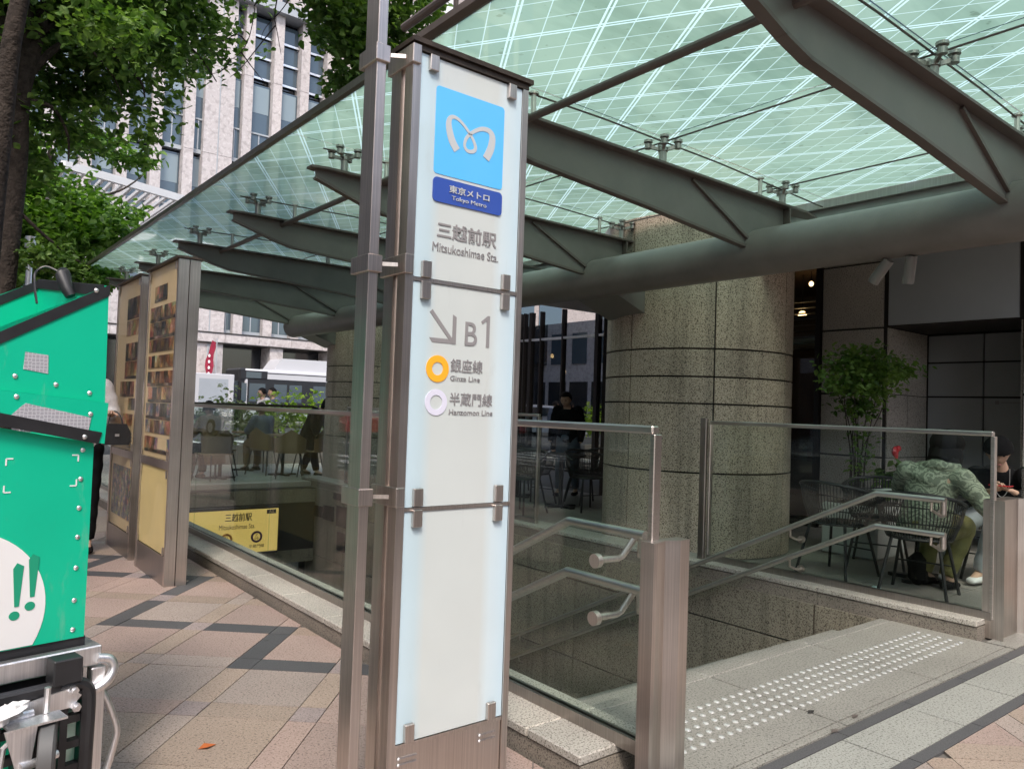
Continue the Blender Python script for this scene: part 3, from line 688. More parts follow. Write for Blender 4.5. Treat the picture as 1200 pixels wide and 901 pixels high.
for a, b_ in zip(Y_[:-1], Y_[1:]):
    for x0, x1 in zip(XS[:-1], XS[1:]):
        P = [(x0+.004, a+.004), (x1-.004, a+.004), (x1-.004, b_-.004), (x0+.004, b_-.004)]
        if x1 > 6:
            for cx, cy in ((6.47, 5.02), (6.47, 11.72)):
                r = 1.0; pts = [(cx+r*math.cos(t_), cy+r*math.sin(t_)) for t_ in [math.pi-1.6+i*3.2/24 for i in range(25)]]
                inside = [p for p in pts if a < p[1] < b_ and p[0] < x1]
                if inside:
                    lo, hi = min(p[1] for p in inside), max(p[1] for p in inside)
                    inside.sort(key=lambda p: p[1])
                    y_lo = a+.004 if any(p[1] < a and p[0] < x1 for p in pts) else inside[0][1]
                    P = [(x0+.004, a+.004)]
                    if y_lo == a+.004: P += [(cx-math.sqrt(max(0, 1-(a-cy)**2)), a+.004)]
                    else: P += [(x1-.004, a+.004), (x1-.004, inside[0][1])]
                    P += inside
                    if any(p[1] > b_ and p[0] < x1 for p in pts): P += [(cx-math.sqrt(max(0, 1-(b_-cy)**2)), b_-.004)]
                    else: P += [(x1-.004, inside[-1][1]), (x1-.004, b_-.004)]
                    P += [(x0+.004, b_-.004)]
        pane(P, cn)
B().box(2.012, 2.047, Y_[0], Y_[-1], 3.19, 3.235).build('edge_frame', 'steel_dark', cn)
B().box(1.96, 2.008, .75, 3.45, 3.165, 3.20).build('gutter', 'paint_flange', cn)
B().tube([(1.98, .75, 3.30), (1.98, 3.5, 3.30)], .022, 10).build('edge_rail', 'paint_flange', cn)
for y in (.9, 1.6, 2.3, 3.0): B().box(1.972, 1.988, y, y+.02, 3.20, 3.29).build('rail_bracket', 'paint_flange', cn)
B().box(6.125, 6.185, .75, 4.0, 3.13, 3.20).box(6.125, 6.185, 6.1, 10.7, 3.13, 3.20).build('wall_channel', 'steel_dark', cn)
# brackets from the pipe to the columns
for cy in (5.2, 11.9):
    b = B(); y0, y1 = cy-.27, cy+.27
    b.prism([(5.12, 2.42), (5.60, 2.25), (5.60, 2.70), (5.12, 2.70)], y0, y1, 'y'); b.build('column_bracket', 'paint', cn, smooth=False)
for y, a in ((2.42, 0), (2.26, .04)):
    sl = thing('spotlight', 'cylinder spotlight under the big pipe, '+('the left one of the two' if a == 0 else 'the right one of the two'), 'spotlight', (5.12, y, 2.4))
    dv = Vector((.02, .11, -.13)) if a == 0 else Vector((.03, .03, -.14))
    p = Vector((5.1, y, 2.365)); d = dv.normalized()
    B().tube([(5.1, y, 2.40), (5.1, y, 2.355)], .02, 12).build('mount', 'paint', sl)
    B().tube([p-d*.03, p+d*.15], .036, 20).build('housing', 'paint', sl); B().tube([p+d*.1505, p+d*.153], .030, 20).build('lens', 'frame_dk', sl)
# ================================================================ station sign pillar
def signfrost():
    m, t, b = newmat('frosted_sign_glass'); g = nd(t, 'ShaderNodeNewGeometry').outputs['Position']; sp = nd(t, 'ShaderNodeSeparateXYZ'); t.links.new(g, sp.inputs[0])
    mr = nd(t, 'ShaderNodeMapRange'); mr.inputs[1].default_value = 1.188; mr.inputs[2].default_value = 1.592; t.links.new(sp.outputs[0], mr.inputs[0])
    c = ramp(t, [(.03, (.53, .68, .75)), (.13, (.51, .64, .69)), (.22, (.57, .62, .61)), (.74, (.58, .625, .615)), (.83, (.60, .71, .755)), (.97, (.55, .70, .78))], mr.outputs[0])  # bluish edge bands: light beside the inner box put into the colour
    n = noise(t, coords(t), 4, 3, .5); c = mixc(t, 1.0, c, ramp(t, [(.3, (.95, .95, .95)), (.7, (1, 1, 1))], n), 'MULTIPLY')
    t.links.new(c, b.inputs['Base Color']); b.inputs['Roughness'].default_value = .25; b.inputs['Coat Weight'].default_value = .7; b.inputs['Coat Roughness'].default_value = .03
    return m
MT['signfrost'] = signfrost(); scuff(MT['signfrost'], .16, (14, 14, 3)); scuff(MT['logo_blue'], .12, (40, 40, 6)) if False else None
sg = thing('station_sign', 'tall steel and frosted glass station sign with blue emblem, arrow and B1', 'station sign', (1.39, 2.05, 0))
b = B()
for x0, x1 in ((1.160, 1.188), (1.590, 1.613)): b.box(x0, x1, 1.984, 2.03, 0, 2.385)
b.box(1.160, 1.613, 2.055, 2.112, 0, 2.384).box(1.172, 1.60, 2.03, 2.055, 0, 2.38)
b.build('frame', 'steel', sg)
B().box(1.190, 1.588, 1.992, 2.029, 0, .284).build('kick_plate', 'steel', sg)
for z in (.290, .991, 1.689): B().box(1.189, 1.589, 1.986, 2.02, z-.006, z+.005).build('joint_rail', 'steel', sg)
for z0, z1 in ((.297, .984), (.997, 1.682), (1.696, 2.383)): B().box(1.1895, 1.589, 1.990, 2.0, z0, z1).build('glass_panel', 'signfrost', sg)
b = B().box(1.152, 1.625, 1.972, 2.13, 2.405, 2.420).box(1.160, 1.613, 1.982, 2.12, 2.386, 2.404); b.build('top_cap', 'cap', sg)
for x in (1.232, 1.540):
    for z0, z1 in ((2.335, 2.384), (1.695, 1.746), (1.630, 1.683), (1.0, 1.054), (.938, .990), (.297, .352)): B().box(x-.016, x+.016, 1.974, 1.9895, z0, z1, .002).build('glass_clip', 'steel', sg)
for zc_ in (2.34, 1.70, 1.0):
    B().box(1.153, 1.183, 1.974, 2.13, zc_, zc_+.058, .002).build('corner_bracket', 'steel', sg)
for x in (1.203, 1.502):
    for z in (.252, .234): B().tube([(x, 1.9905, z), (x+.063, 1.9905, z)], .0045, 8).build('vent_slot', 'steel', sg); B().ell((x+.001, 1.989, z), .005, .003, .005, 8, 6).build('rivet_glint', 'white', sg)  # white dots stand in for the highlights on the slots
B().prism(rrect(1.2485, 1.5165, 2.025, 2.300, .012), 1.9885, 1.9898, 'y').build('emblem_panel', 'logo_blue', sg)
B().prism(rrect(1.2475, 1.5165, 1.938, 2.014, .014), 1.986, 1.9898, 'y').build('name_plate', 'plate_blue', sg)
# the looped ribbon emblem
cp = [(1.332, 2.114), (1.312, 2.14), (1.299, 2.177), (1.299, 2.203), (1.313, 2.216), (1.338, 2.211), (1.367, 2.190), (1.392, 2.163), (1.403, 2.139), (1.394, 2.125), (1.372, 2.122), (1.360, 2.137), (1.368, 2.164), (1.395, 2.190), (1.428, 2.207), (1.457, 2.206), (1.469, 2.188), (1.464, 2.151), (1.446, 2.113)]
wds = [.013, .013, .0115, .0085, .006, .005, .005, .0052, .006, .006, .0055, .005, .0055, .006, .007, .009, .012, .0135, .0135]
def crom(P, n=6):
    o = []
    for i in range(len(P)-1):
        p0, p1, p2, p3 = P[max(0, i-1)], P[i], P[i+1], P[min(len(P)-1, i+2)]
        for q in range(n):
            t = q/n; o.append(tuple(.5*((2*b_)+(-a+c)*t+(2*a-5*b_+4*c-d)*t*t+(-a+3*b_-3*c+d)*t**3) for a, b_, c, d in zip(p0, p1, p2, p3)))
    o.append(P[-1]); return o
pts = crom([(a, b_, c) for (a, b_), c in zip(cp, wds)])
L_, R_ = [], []
for i, (x, z, wd) in enumerate(pts):
    a, c = pts[max(0, i-1)], pts[min(len(pts)-1, i+1)]; d = Vector((c[0]-a[0], c[1]-a[1])).normalized()
    L_.append((x-d.y*wd, z+d.x*wd)); R_.append((x+d.y*wd, z-d.x*wd))
b = B()
for i in range(len(pts)-1):
    y = 1.9872-.00002*(i % 2)
    b.add([(L_[i][0], y, L_[i][1]), (R_[i][0], y, R_[i][1]), (R_[i+1][0], y, R_[i+1][1]), (L_[i+1][0], y, L_[i+1][1]), (L_[i][0], 1.9884, L_[i][1]), (R_[i][0], 1.9884, R_[i][1]), (R_[i+1][0], 1.9884, R_[i+1][1]), (L_[i+1][0], 1.9884, L_[i+1][1])],
          [(0, 1, 2, 3), (0, 3, 7, 4), (1, 5, 6, 2)])
b.build('emblem', 'ink_lt', sg, smooth=False)
text('東京メトロ', 1.306, 1.463, 1.974, 1.998, 1.9855, 'ink_lt', sg, bold=.012)
text('Tokyo Metro', 1.317, 1.452, 1.9485, 1.9655, 1.9855, 'ink_lt', sg)
text('三越前駅', 1.270, 1.501, 1.827, 1.879, 1.9895, 'ink', sg, bold=.018)
text('Mitsukoshimae Sta.', 1.255, 1.511, 1.784, 1.812, 1.9895, 'ink', sg)
b = B()   # arrow
for P in ([(1.2545, 1.594), (1.2640, 1.603), (1.3430, 1.5165), (1.3345, 1.5075)], [(1.3405, 1.501), (1.3550, 1.501), (1.3550, 1.587), (1.3410, 1.594)], [(1.2665, 1.5015), (1.3404, 1.5015), (1.3404, 1.5155), (1.2560, 1.5155)]):
    b.prism(P, 1.9885+.0001*len(b.v)/8, 1.9897, 'y')
b.build('arrow', 'ink', sg, smooth=False)
text('B', 1.3895, 1.4365, 1.5015, 1.5765, 1.9895, 'ink', sg, bold=.004)
B().prism([(1.4515, 1.583), (1.4775, 1.6035), (1.4865, 1.6035), (1.4865, 1.5005), (1.4735, 1.5005), (1.4735, 1.587), (1.4575, 1.575)], 1.9885, 1.9897, 'y').build('lettering', 'ink', sg, smooth=False)
def ring(cx, cz, ro, ri, y0, y1, m, parent, name='line_ring', M=None):
    b = B(); n = 48
    vs = []
    for r, y in ((ro, y0), (ri, y0), (ri, y1), (ro, y1)): vs += [(cx+r*math.cos(2*math.pi*i/n), y, cz+r*math.sin(2*math.pi*i/n)) for i in range(n)]
    if M: vs = [M @ Vector(p) for p in vs]
    fs = [(a*n+i, a*n+(i+1) % n, ((a+1) % 4)*n+(i+1) % n, ((a+1) % 4)*n+i) for a in range(4) for i in range(n)]
    return b.add(vs, fs).build(name, m, parent)
ring(1.290, 1.4205, .0415, .0205, 1.9875, 1.9897, 'orange', sg); ring(1.289, 1.3165, .0405, .0225, 1.9875, 1.9897, 'lilac', sg)
text('銀座線', 1.3385, 1.4635, 1.4135, 1.456, 1.9895, 'ink', sg, bold=.006); text('Ginza Line', 1.3385, 1.4535, 1.3865, 1.4025, 1.9895, 'ink', sg)
text('半蔵門線', 1.3395, 1.507, 1.3085, 1.3495, 1.9895, 'ink', sg, bold=.006); text('Hanzomon Line', 1.3385, 1.509, 1.2795, 1.2965, 1.9895, 'ink', sg)
# steel mast beside the sign
ms = thing('steel_mast', 'thin rectangular brushed steel mast clamped to the left of the station sign', 'pole', (1.075, 2.09, 0))
B().box(1.070, 1.102, 2.045, 2.125, 0, 5.2, .002).build('pole', 'steel', ms)
for z in (2.34, 1.70, 1.0):
    B().box(1.062, 1.110, 2.035, 2.150, z, z+.052, .002).build('collar', 'steel', ms)
    B().bar((1.11, 2.05, z+.028), (1.154, 2.02, z+.028), .008, .012).build('tie', 'steel', ms)

# ================================================================ display stands with photo boards
def stand(y0, y1, label, seed, lower):
    t = thing('display_stand', label, 'display stand', (1.54, (y0+y1)/2, 0)); x0, x1 = 1.465, 1.612; rnd = random.Random(seed)
    b = B()
    for a, c in ((y0, y0+.035), (y1-.035, y1)): b.box(x0, (x0+x1)/2-.004, a, c, 0, 2.28).box((x0+x1)/2+.002, x1, a, c, 0, 2.28)
    b.build('side_frame', 'steel', t)
    B().box(x0+.004, x1-.004, y0+.036, y1-.036, .0, .20).build('skirt', 'steel_dark', t)
    B().box(x0-.02, x1+.01, y0-.012, y1+.012, 2.285, 2.298).build('top_cap', 'cap', t)
    B().box(x0+.002, x1-.004, y0+.036, y1-.036, .80, .86).build('cross_rail', 'steel', t)
    B().box(x0+.012, x1-.012, y0+.037, y1-.037, .862, 2.28).build('board', 'cream', t)
    B().box(x0+.012, x1-.012, y0+.037, y1-.037, .205, .798).build('lower_board', 'creamlit' if lower else 'cream', t)
    B().box(x0+.002, x0+.006, y0+.037, y1-.037, .862, 2.275).build('cover_glass', 'pane', t)
    B().box(x0+.002, x0+.006, y0+.037, y1-.037, .205, .798).build('cover_glass', 'pane', t)
    for y in (y0+.06, y1-.06):
        for z in (2.21, .865, .74, .21): B().box(x0-.006, x0+.0015, y-.012, y+.012, z, z+.055).build('glass_clip', 'steel', t)
    def photo(a, c, z0, z1, m): B().box(x0+.008, x0+.0115, a, c, z0, z1).build('photo_print', m, t, smooth=False)
    W = y1-y0-.16; ya = y0+.07
    if not lower: pass
    rows = [(2.02, 2.13, .35, .85), (1.87, 1.975, 0, 1), (1.74, 1.855, .0, 1), (1.62, 1.725, .0, 1), (1.50, 1.605, .0, 1), (1.385, 1.487, .0, 1), (1.265, 1.37, .0, .95), (1.14, 1.25, 0, 1), (1.015, 1.125, 0, 1), (.895, 1.0, 0, 1)] if lower else [(1.95, 2.12, .0, .6), (1.79, 1.93, .0, .6), (1.60, 1.74, .0, .6), (1.45, 1.585, .0, .6), (1.30, 1.42, .1, .8), (1.17, 1.28, 0, .35), (1.04, 1.15, .1, .6)]
    for z0, z1, f0, f1 in rows:
        n = max(2, int(round((f1-f0)*rnd.choice([5, 6, 7])))); q = ya+W*f0; step = W*(f1-f0)/n
        for i in range(n):
            m = rnd.choice(['photo', 'photo', 'photo_b']) if z0 > 1.2 or not lower else rnd.choice(['photo_c', 'photo_c', 'photo_b', 'photo'])
            photo(q+i*step+.002, q+(i+1)*step-.002, z0+.026, z1+.012, m)
        photo(q+.002, q+(f1-f0)*W-.002, z0+.004, z0+.027, 'photo_b') if rnd.random() < .6 else None
    if not lower:
        photo(ya+.02, ya+W-.02, .30, .72, 'photo_c')
        for i in range(9): B().box(x0+.009, x0+.0115, ya+.05+(i % 2)*.3, ya+.22+(i % 2)*.3, 1.0-.014*i, 1.006-.014*i).build('text_line', 'ink', t)
    else:
        B().box(x0+.0065, x0+.0078, ya+.06, ya+.30, .93, 1.01).build('notice_card', 'cream', t)
    return t
stand(5.60, 6.45, 'nearer steel display stand, rows of brown photos above a pale yellow panel', 11, True)
stand(6.66, 7.52, 'farther steel display stand with photos above and a purple street picture below', 12, False)
# station name panel hanging in the stair mouth
yp = thing('station_sign', 'yellow station name panel with two line rings hanging under the terrace edge', 'sign', (3.9, 11.2, -.9))
B().box(3.16, 4.51, 11.16, 11.28, -.95, -.25).build('light_box', 'black', yp)
MT['yellit'] = mat('lit_yellow_panel', (.80, .58, .17), .4, emit=(.85, .58, .16), estr=.28)
B().box(3.17, 4.50, 11.155, 11.1595, -.915, -.285).build('panel_face', 'yellit', yp)
text('三越前駅', 3.71, 4.10, -.45, -.33, 11.154, 'black', yp, bold=.015); text('Mitsukoshimae Sta.', 3.63, 4.15, -.56, -.49, 11.154, 'black', yp)
ring(3.74, -.70, .085, .055, 11.148, 11.1545, mat('brown_orange_ring', (.55, .20, .02), .4), yp); ring(4.18, -.69, .085, .055, 11.148, 11.1545, mat('dark_purple_ring', (.12, .05, .13), .4), yp)
text('G', 3.72, 3.76, -.69, -.655, 11.154, 'black', yp); text('12', 3.71, 3.77, -.745, -.705, 11.154, 'black', yp); text('Z', 4.16, 4.20, -.68, -.645, 11.154, 'black', yp); text('09', 4.15, 4.21, -.735, -.695, 11.154, 'black', yp)
text('半蔵門線', 4.07, 4.30, -.85, -.80, 11.154, 'black', yp); text('銀座線', 3.66, 3.83, -.85, -.80, 11.154, 'black', yp)
B().box(4.32, 4.46, 11.152, 11.1545, -.36, -.30).build('exit_mark', 'black', yp); text('A8', 4.35, 4.43, -.35, -.31, 11.151, 'creamlit', yp)
nb = thing('notice_board', 'cluster of small dark plates on the stair wall below the far terrace', 'notice', (5.13, 10.8, -.5))
for y0, y1, z0, z1 in ((11.45, 11.0, -.45, -.28), (10.95, 10.62, -.46, -.24), (10.5, 10.0, -.50, -.20), (10.62, 10.3, -.12, -.02), (10.45, 10.2, -.85, -.58), (10.15, 9.95, -.80, -.60)):
    B().box(5.12, 5.143, y1, y0, z0, z1).build('plate', 'frame_dk', nb)

# ================================================================ green delivery cart
ct = thing('delivery_cart', 'bright green delivery cart with white circle, silver frame and folded black trolley', 'delivery cart', (.485, 2.715, 0), R(11.2), world=False)
MT['reflect'] = None
def hexmat():
    m, t, b = newmat('reflective_honeycomb'); v = nd(t, 'ShaderNodeTexVoronoi', i_Scale=95, feature='DISTANCE_TO_EDGE', i_Randomness=.25); t.links.new(coords(t, kind='obj'), v.inputs['Vector'])
    t.links.new(ramp(t, [(.06, (.60, .60, .63)), (.14, (.38, .38, .42))], v.outputs['Distance']), b.inputs['Base Color']); b.inputs['Roughness'].default_value = .35; b.inputs['Metallic'].default_value = .2; return m
MT['reflect'] = hexmat()
D_ = .6
B().box(-.75, -.006, 0, D_, .548, 1.16, .004).build('body', 'green', ct)
hood = [(.014, 1.654), (.020, 1.285), (-.75, 1.345), (-.75, 1.20)]
hs = [(.014, 1.654), (.020, 1.28), (-.56, 1.335), (-.56, 1.30)]
B().prism(hs, -.008, .004, 'y').build('hood_side', 'green', ct, smooth=False)
hs2 = [(.014, 1.724), (.020, 1.30), (-.56, 1.40), (-.56, 1.37)]
B().prism(hs2, D_-.01, D_, 'y').build('hood_side', 'green', ct, smooth=False)
B().add([(.014, .006, 1.15), (.014, D_-.012, 1.15), (.014, D_-.012, 1.722), (.014, .006, 1.654), (.004, .006, 1.15), (.004, D_-.012, 1.15), (.004, D_-.012, 1.722), (.004, .006, 1.654)], [(0, 1, 2, 3), (7, 6, 5, 4), (0, 4, 5, 1), (3, 2, 6, 7), (0, 3, 7, 4), (1, 5, 6, 2)]).build('hood_end', 'green', ct, smooth=False)
def edge(p, q, y0, y1, h, up_=False):
    d = Vector((q[0]-p[0], q[1]-p[1])).normalized(); n = Vector((d.y, -d.x)) if d.x < 0 else Vector((-d.y, d.x))
    n = Vector((0, -1))
    return B().prism([p, q, (q[0], q[1]-h), (p[0], p[1]-h)], y0, y1, 'y')
edge((.016, 1.657), (-.565, 1.302), -.012, -.0085, .036).build('black_trim', 'black', ct, smooth=False)
edge((-.0, 1.718), (-.565, 1.373), D_-.0135, D_-.0105, .036).build('black_trim', 'black', ct, smooth=False)
B().add([(-.001, .0, 1.653), (-.001, D_-.012, 1.722), (-.001, D_-.012, 1.690), (-.001, .0, 1.618), (.003, .0, 1.655), (.003, D_-.012, 1.724), (.003, D_-.012, 1.690), (.003, .0, 1.618)], [(0, 1, 2, 3), (4, 7, 6, 5), (0, 4, 5, 1), (0, 3, 7, 4), (1, 5, 6, 2), (3, 2, 6, 7)]).build('black_trim', 'black', ct, smooth=False)
lid = [(.020, 1.277), (.018, 1.149), (-.75, 1.29), (-.75, 1.39)]
lid = [(.022, 1.279), (.016, 1.150), (-.75, 1.300), (-.75, 1.352)]
B().prism(lid, -.030, -.012, 'y').build('lid', 'green', ct, smooth=False)
B().prism([(.006, 1.186), (-.004, 1.150), (-.70, 1.292), (-.70, 1.328)], -.034, -.031, 'y').build('black_trim', 'black', ct, smooth=False)
B().prism([(-.75, .55), (-.75, 1.29), (-.006, 1.15), (-.006, .548)], -.006, -.001, 'y').build('front_panel', 'green', ct, smooth=False)
B().prism([(-.215, 1.372), (-.148, 1.362), (-.150, 1.418), (-.212, 1.424)], -.0095, -.0085, 'y').build('reflective_patch', 'reflect', ct, smooth=False)
B().prism([(-.250, 1.232), (-.035, 1.188), (-.028, 1.232), (-.21, 1.272), (-.222, 1.262)], -.0325, -.0305, 'y').build('reflective_patch', 'reflect', ct, smooth=False)
for x, z, y in ((-.025, 1.632, -.013), (-.235, 1.350, -.009), (-.125, 1.330, -.009), (-.028, 1.308, -.009), (-.235, 1.290, -.031), (-.03, 1.243, -.031), (-.045, 1.172, -.035), (-.038, 1.130, -.007), (-.04, 1.04, -.007), (-.04, .95, -.007), (-.04, .86, -.007), (-.04, .765, -.007), (-.04, .665, -.007), (-.04, .575, -.007)):
    B().ell((x, y, z), .0075, .004, .0075, 10, 6).build('rivet_glint', 'alu', ct)
for cx, cz, sx, sz in ((-.245, 1.108, 1, -1), (-.05, 1.115, -1, -1), (-.247, 1.01, 1, 1), (-.052, 1.02, -1, 1)):
    B().box(min(cx, cx+sx*.018), max(cx, cx+sx*.018), -.0075, -.0062, cz-.002, cz+.002).box(cx-.002, cx+.002, -.0075, -.0062, min(cz, cz+sz*.02), max(cz, cz+sz*.02)).build('corner_mark', 'white', ct)
cc = [(-.361+.24*math.cos(2*math.pi*i/64), .668+.24*math.sin(2*math.pi*i/64)) for i in range(64)]
for n_, lo in ((0, .551),):
    cc = clip(cc, 0, -1, -.552)
    B().prism(cc, -.0078, -.0062, 'y').build('white_disc', 'white', ct, smooth=False)
MT['green_ink'] = mat('green_ink', (.01, .30, .17), .5)
for x, z in ((-.198, .735), (-.158, .757)):
    b = B(); b.loft([[Vector((x+a, -.0084, z-.07+.0)), Vector((x+c, -.0084, z-.07)), Vector((x+c, -.0079, z-.07)), Vector((x+a, -.0079, z-.07))] for a, c in ((-.006, .006),)]) if False else None
    b.prism([(x-.006, z-.062), (x+.006, z-.062), (x+.014, z+.055), (x-.004, z+.066), (x-.014, z+.050)], -.0092, -.008, 'y')
    b.prism([(x-.005+.014*math.cos(q*math.pi/8), z-.088+.013*math.sin(q*math.pi/8)) for q in range(16)], -.0092, -.008, 'y'); b.build('lettering', 'green_ink', ct, smooth=False)
text('n', -.335, -.245, .655, .755, -.008, 'green_ink', ct, bold=.04)
text('do', -.52, -.345, .655, .80, -.008, 'green_ink', ct, bold=.03)
# black hand scanner and cable hooked over the rim
hk = thing('hand_scanner', 'black handheld device with a cable hooked over the rim of the green cart', 'device', (0, 0, 0))
Mc = Matrix.Translation((.485, 2.715, 0)) @ Matrix.Rotation(R(11.2), 4, 'Z')
b = B(); P = [Mc @ Vector(p) for p in ((-.015, .30, 1.72), (-.035, .24, 1.70), (-.03, .22, 1.655), (-.02, .21, 1.63))]
hk.location = P[0]; hk['_o'] = tuple(P[0]); b.tube(P, [.018, .024, .020, .016], 12); b.build('handle', 'black', hk)
P = [Mc @ Vector(p) for p in ((-.03, .30, 1.72), (-.06, .33, 1.735), (-.09, .33, 1.71), (-.10, .30, 1.66), (-.10, .27, 1.60))]; B().tube(crom([tuple(p) for p in P], 4), .004, 6).build('cable', 'black', hk)
# silver frame
fr = B(); fr.box(-.78, .035, -.045, -.008, .462, .522, .004).box(.005, .045, -.008, D_+.03, .455, .515, .004).box(-.78, .04, D_, D_+.04, .455, .515, .004)
fr.build('frame_rail', 'alu', ct)
for q in ((.005, .048, -.05, -.012, .06, .455), (-.78, -.74, -.05, -.012, .06, .455), (.005, .045, D_-.04, D_, .06, .45)): B().box(*q, .003).build('frame_leg', 'alu', ct)
B().box(-.738, .003, -.045, -.01, .06, .10).build('frame_rail', 'alu', ct)
B().tube(crom([(.02, -.05, .485), (.055, -.055, .475), (.066, -.06, .445), (.045, -.065, .410), (.005, -.06, .390), (-.03, -.055, .382)], 5), .0145, 12).build('bent_tube', 'alu', ct)
B().tube(crom([(.045, -.03, .37), (.062, -.035, .34), (.092, -.04, .25), (.088, -.04, .20), (.062, -.04, .10), (.05, -.04, .06)], 5), .011, 12).build('bent_tube', 'alu', ct)
B().box(.0, .075, .02, .5, .06, .34, .02).build('white_guard', 'white', ct)
B().box(-.70, .0, .0, .56, .40, .548).build('tray', 'black', ct)
B().box(-.70, -.01, .1, .5, .07, .40).build('lower_crate', 'green', ct)
for x in (-.60, -.14):
    for y in (.08, .52):
        wl = B().tube([(x-.022, y, .065), (x+.022, y, .065)], .065, 24).build('wheel', 'rubber', ct); B().tube([(x-.024, y, .065), (x+.024, y, .065)], .03, 16).build('hub', 'alu', wl, off=(0, 0, 0))
# folded black trolley strapped in front
tr = thing('folded_trolley', 'folded black plastic trolley with grey caster strapped to the green cart', 'trolley', (.485, 2.715, 0), R(11.2), world=False)
b = B()
Y0, Y1 = -.105, -.07
b.prism(rrect(-.62, -.012, .02, .445, .05), Y1, Y1+.004, 'y') if False else None
for x in (-.030, -.088, -.150, -.205, -.26, -.32, -.38): b.box(x-.0105, x+.0105, Y0, Y1, .03, .43)
for z in (.05, .12, .19, .26, .335, .40): b.box(-.61, -.03, Y0+.004, Y1-.002, z-.011, z+.011)
arc = [(-.10, Y0+.015, .438), (-.05, Y0+.015, .436), (-.022, Y0+.015, .415), (-.014, Y0+.015, .37), (-.016, Y0+.015, .2), (-.018, Y0+.015, .02)]
b.tube(crom(arc, 5), .019, 10); b.box(-.62, -.095, Y0, Y1, .418, .452, .006)
b.box(-.125, -.045, Y0-.01, Y1+.02, .445, .520, .004)
b.build('deck', 'black', tr)
B().prism([(-.36, .375), (-.07, .375), (-.045, .405), (-.075, .432), (-.36, .40)], Y0-.008, Y0-.001, 'y').build('bracket', 'alu', tr, smooth=False)
for x, z in ((-.07, .425), (-.062, .375)): B().tube([(x, Y0-.002, z), (x, Y0-.022, z)], .0135, 6).tube([(x, Y0-.022, z), (x, Y0-.03, z)], .008, 10).build('bolt', 'alu', tr)
wz, wx = .295, -.165
B().tube([(wx-.017, Y0-.085, wz), (wx-.012, Y0-.087, wz), (wx+.018, Y0-.100, wz), (wx+.023, Y0-.102, wz)], [.074, .084, .084, .074], 40).build('caster_wheel', 'rubber', tr)
B().prism([(wx-.075, wz-.03), (wx-.045, wz-.03), (wx-.03, wz+.09), (wx-.11, wz+.095)], Y0-.11, Y0-.104, 'y').box(wx-.10, wx+.045, Y0-.115, Y0-.05, wz+.092, wz+.098).tube([(wx-.07, Y0-.115, wz-.01), (wx+.03, Y0-.09, wz-.01)], .012, 12).build('caster_fork', 'alu', tr)
B().tube([(wx-.25, Y0-.05, wz+.105), (wx-.02, Y0-.04, wz+.105)], .011, 10).tube([(wx+.01, Y0-.05, wz+.10), (wx+.012, Y0-.05, wz+.17)], .009, 8).build('axle', 'alu', tr)
b = B().ell((0, 0, 0), .06, .022, .026, 11, 8); rnd = random.Random(3)
b.v = [(wx-.10+p[0]*q, Y0-.065+p[1]*q, wz+.125+p[2]*q+.25*p[0]) for p in b.v for q in [rnd.uniform(.65, 1.25)]]
b.build('plastic_wrap', 'white', tr, smooth=False)
B().tube([(wx-.11, Y0-.075, wz-.05), (wx-.10, Y0-.075, wz+.04), (wx-.05, Y0-.075, wz+.08)], .008, 8).build('brake_lever', 'alu', tr)
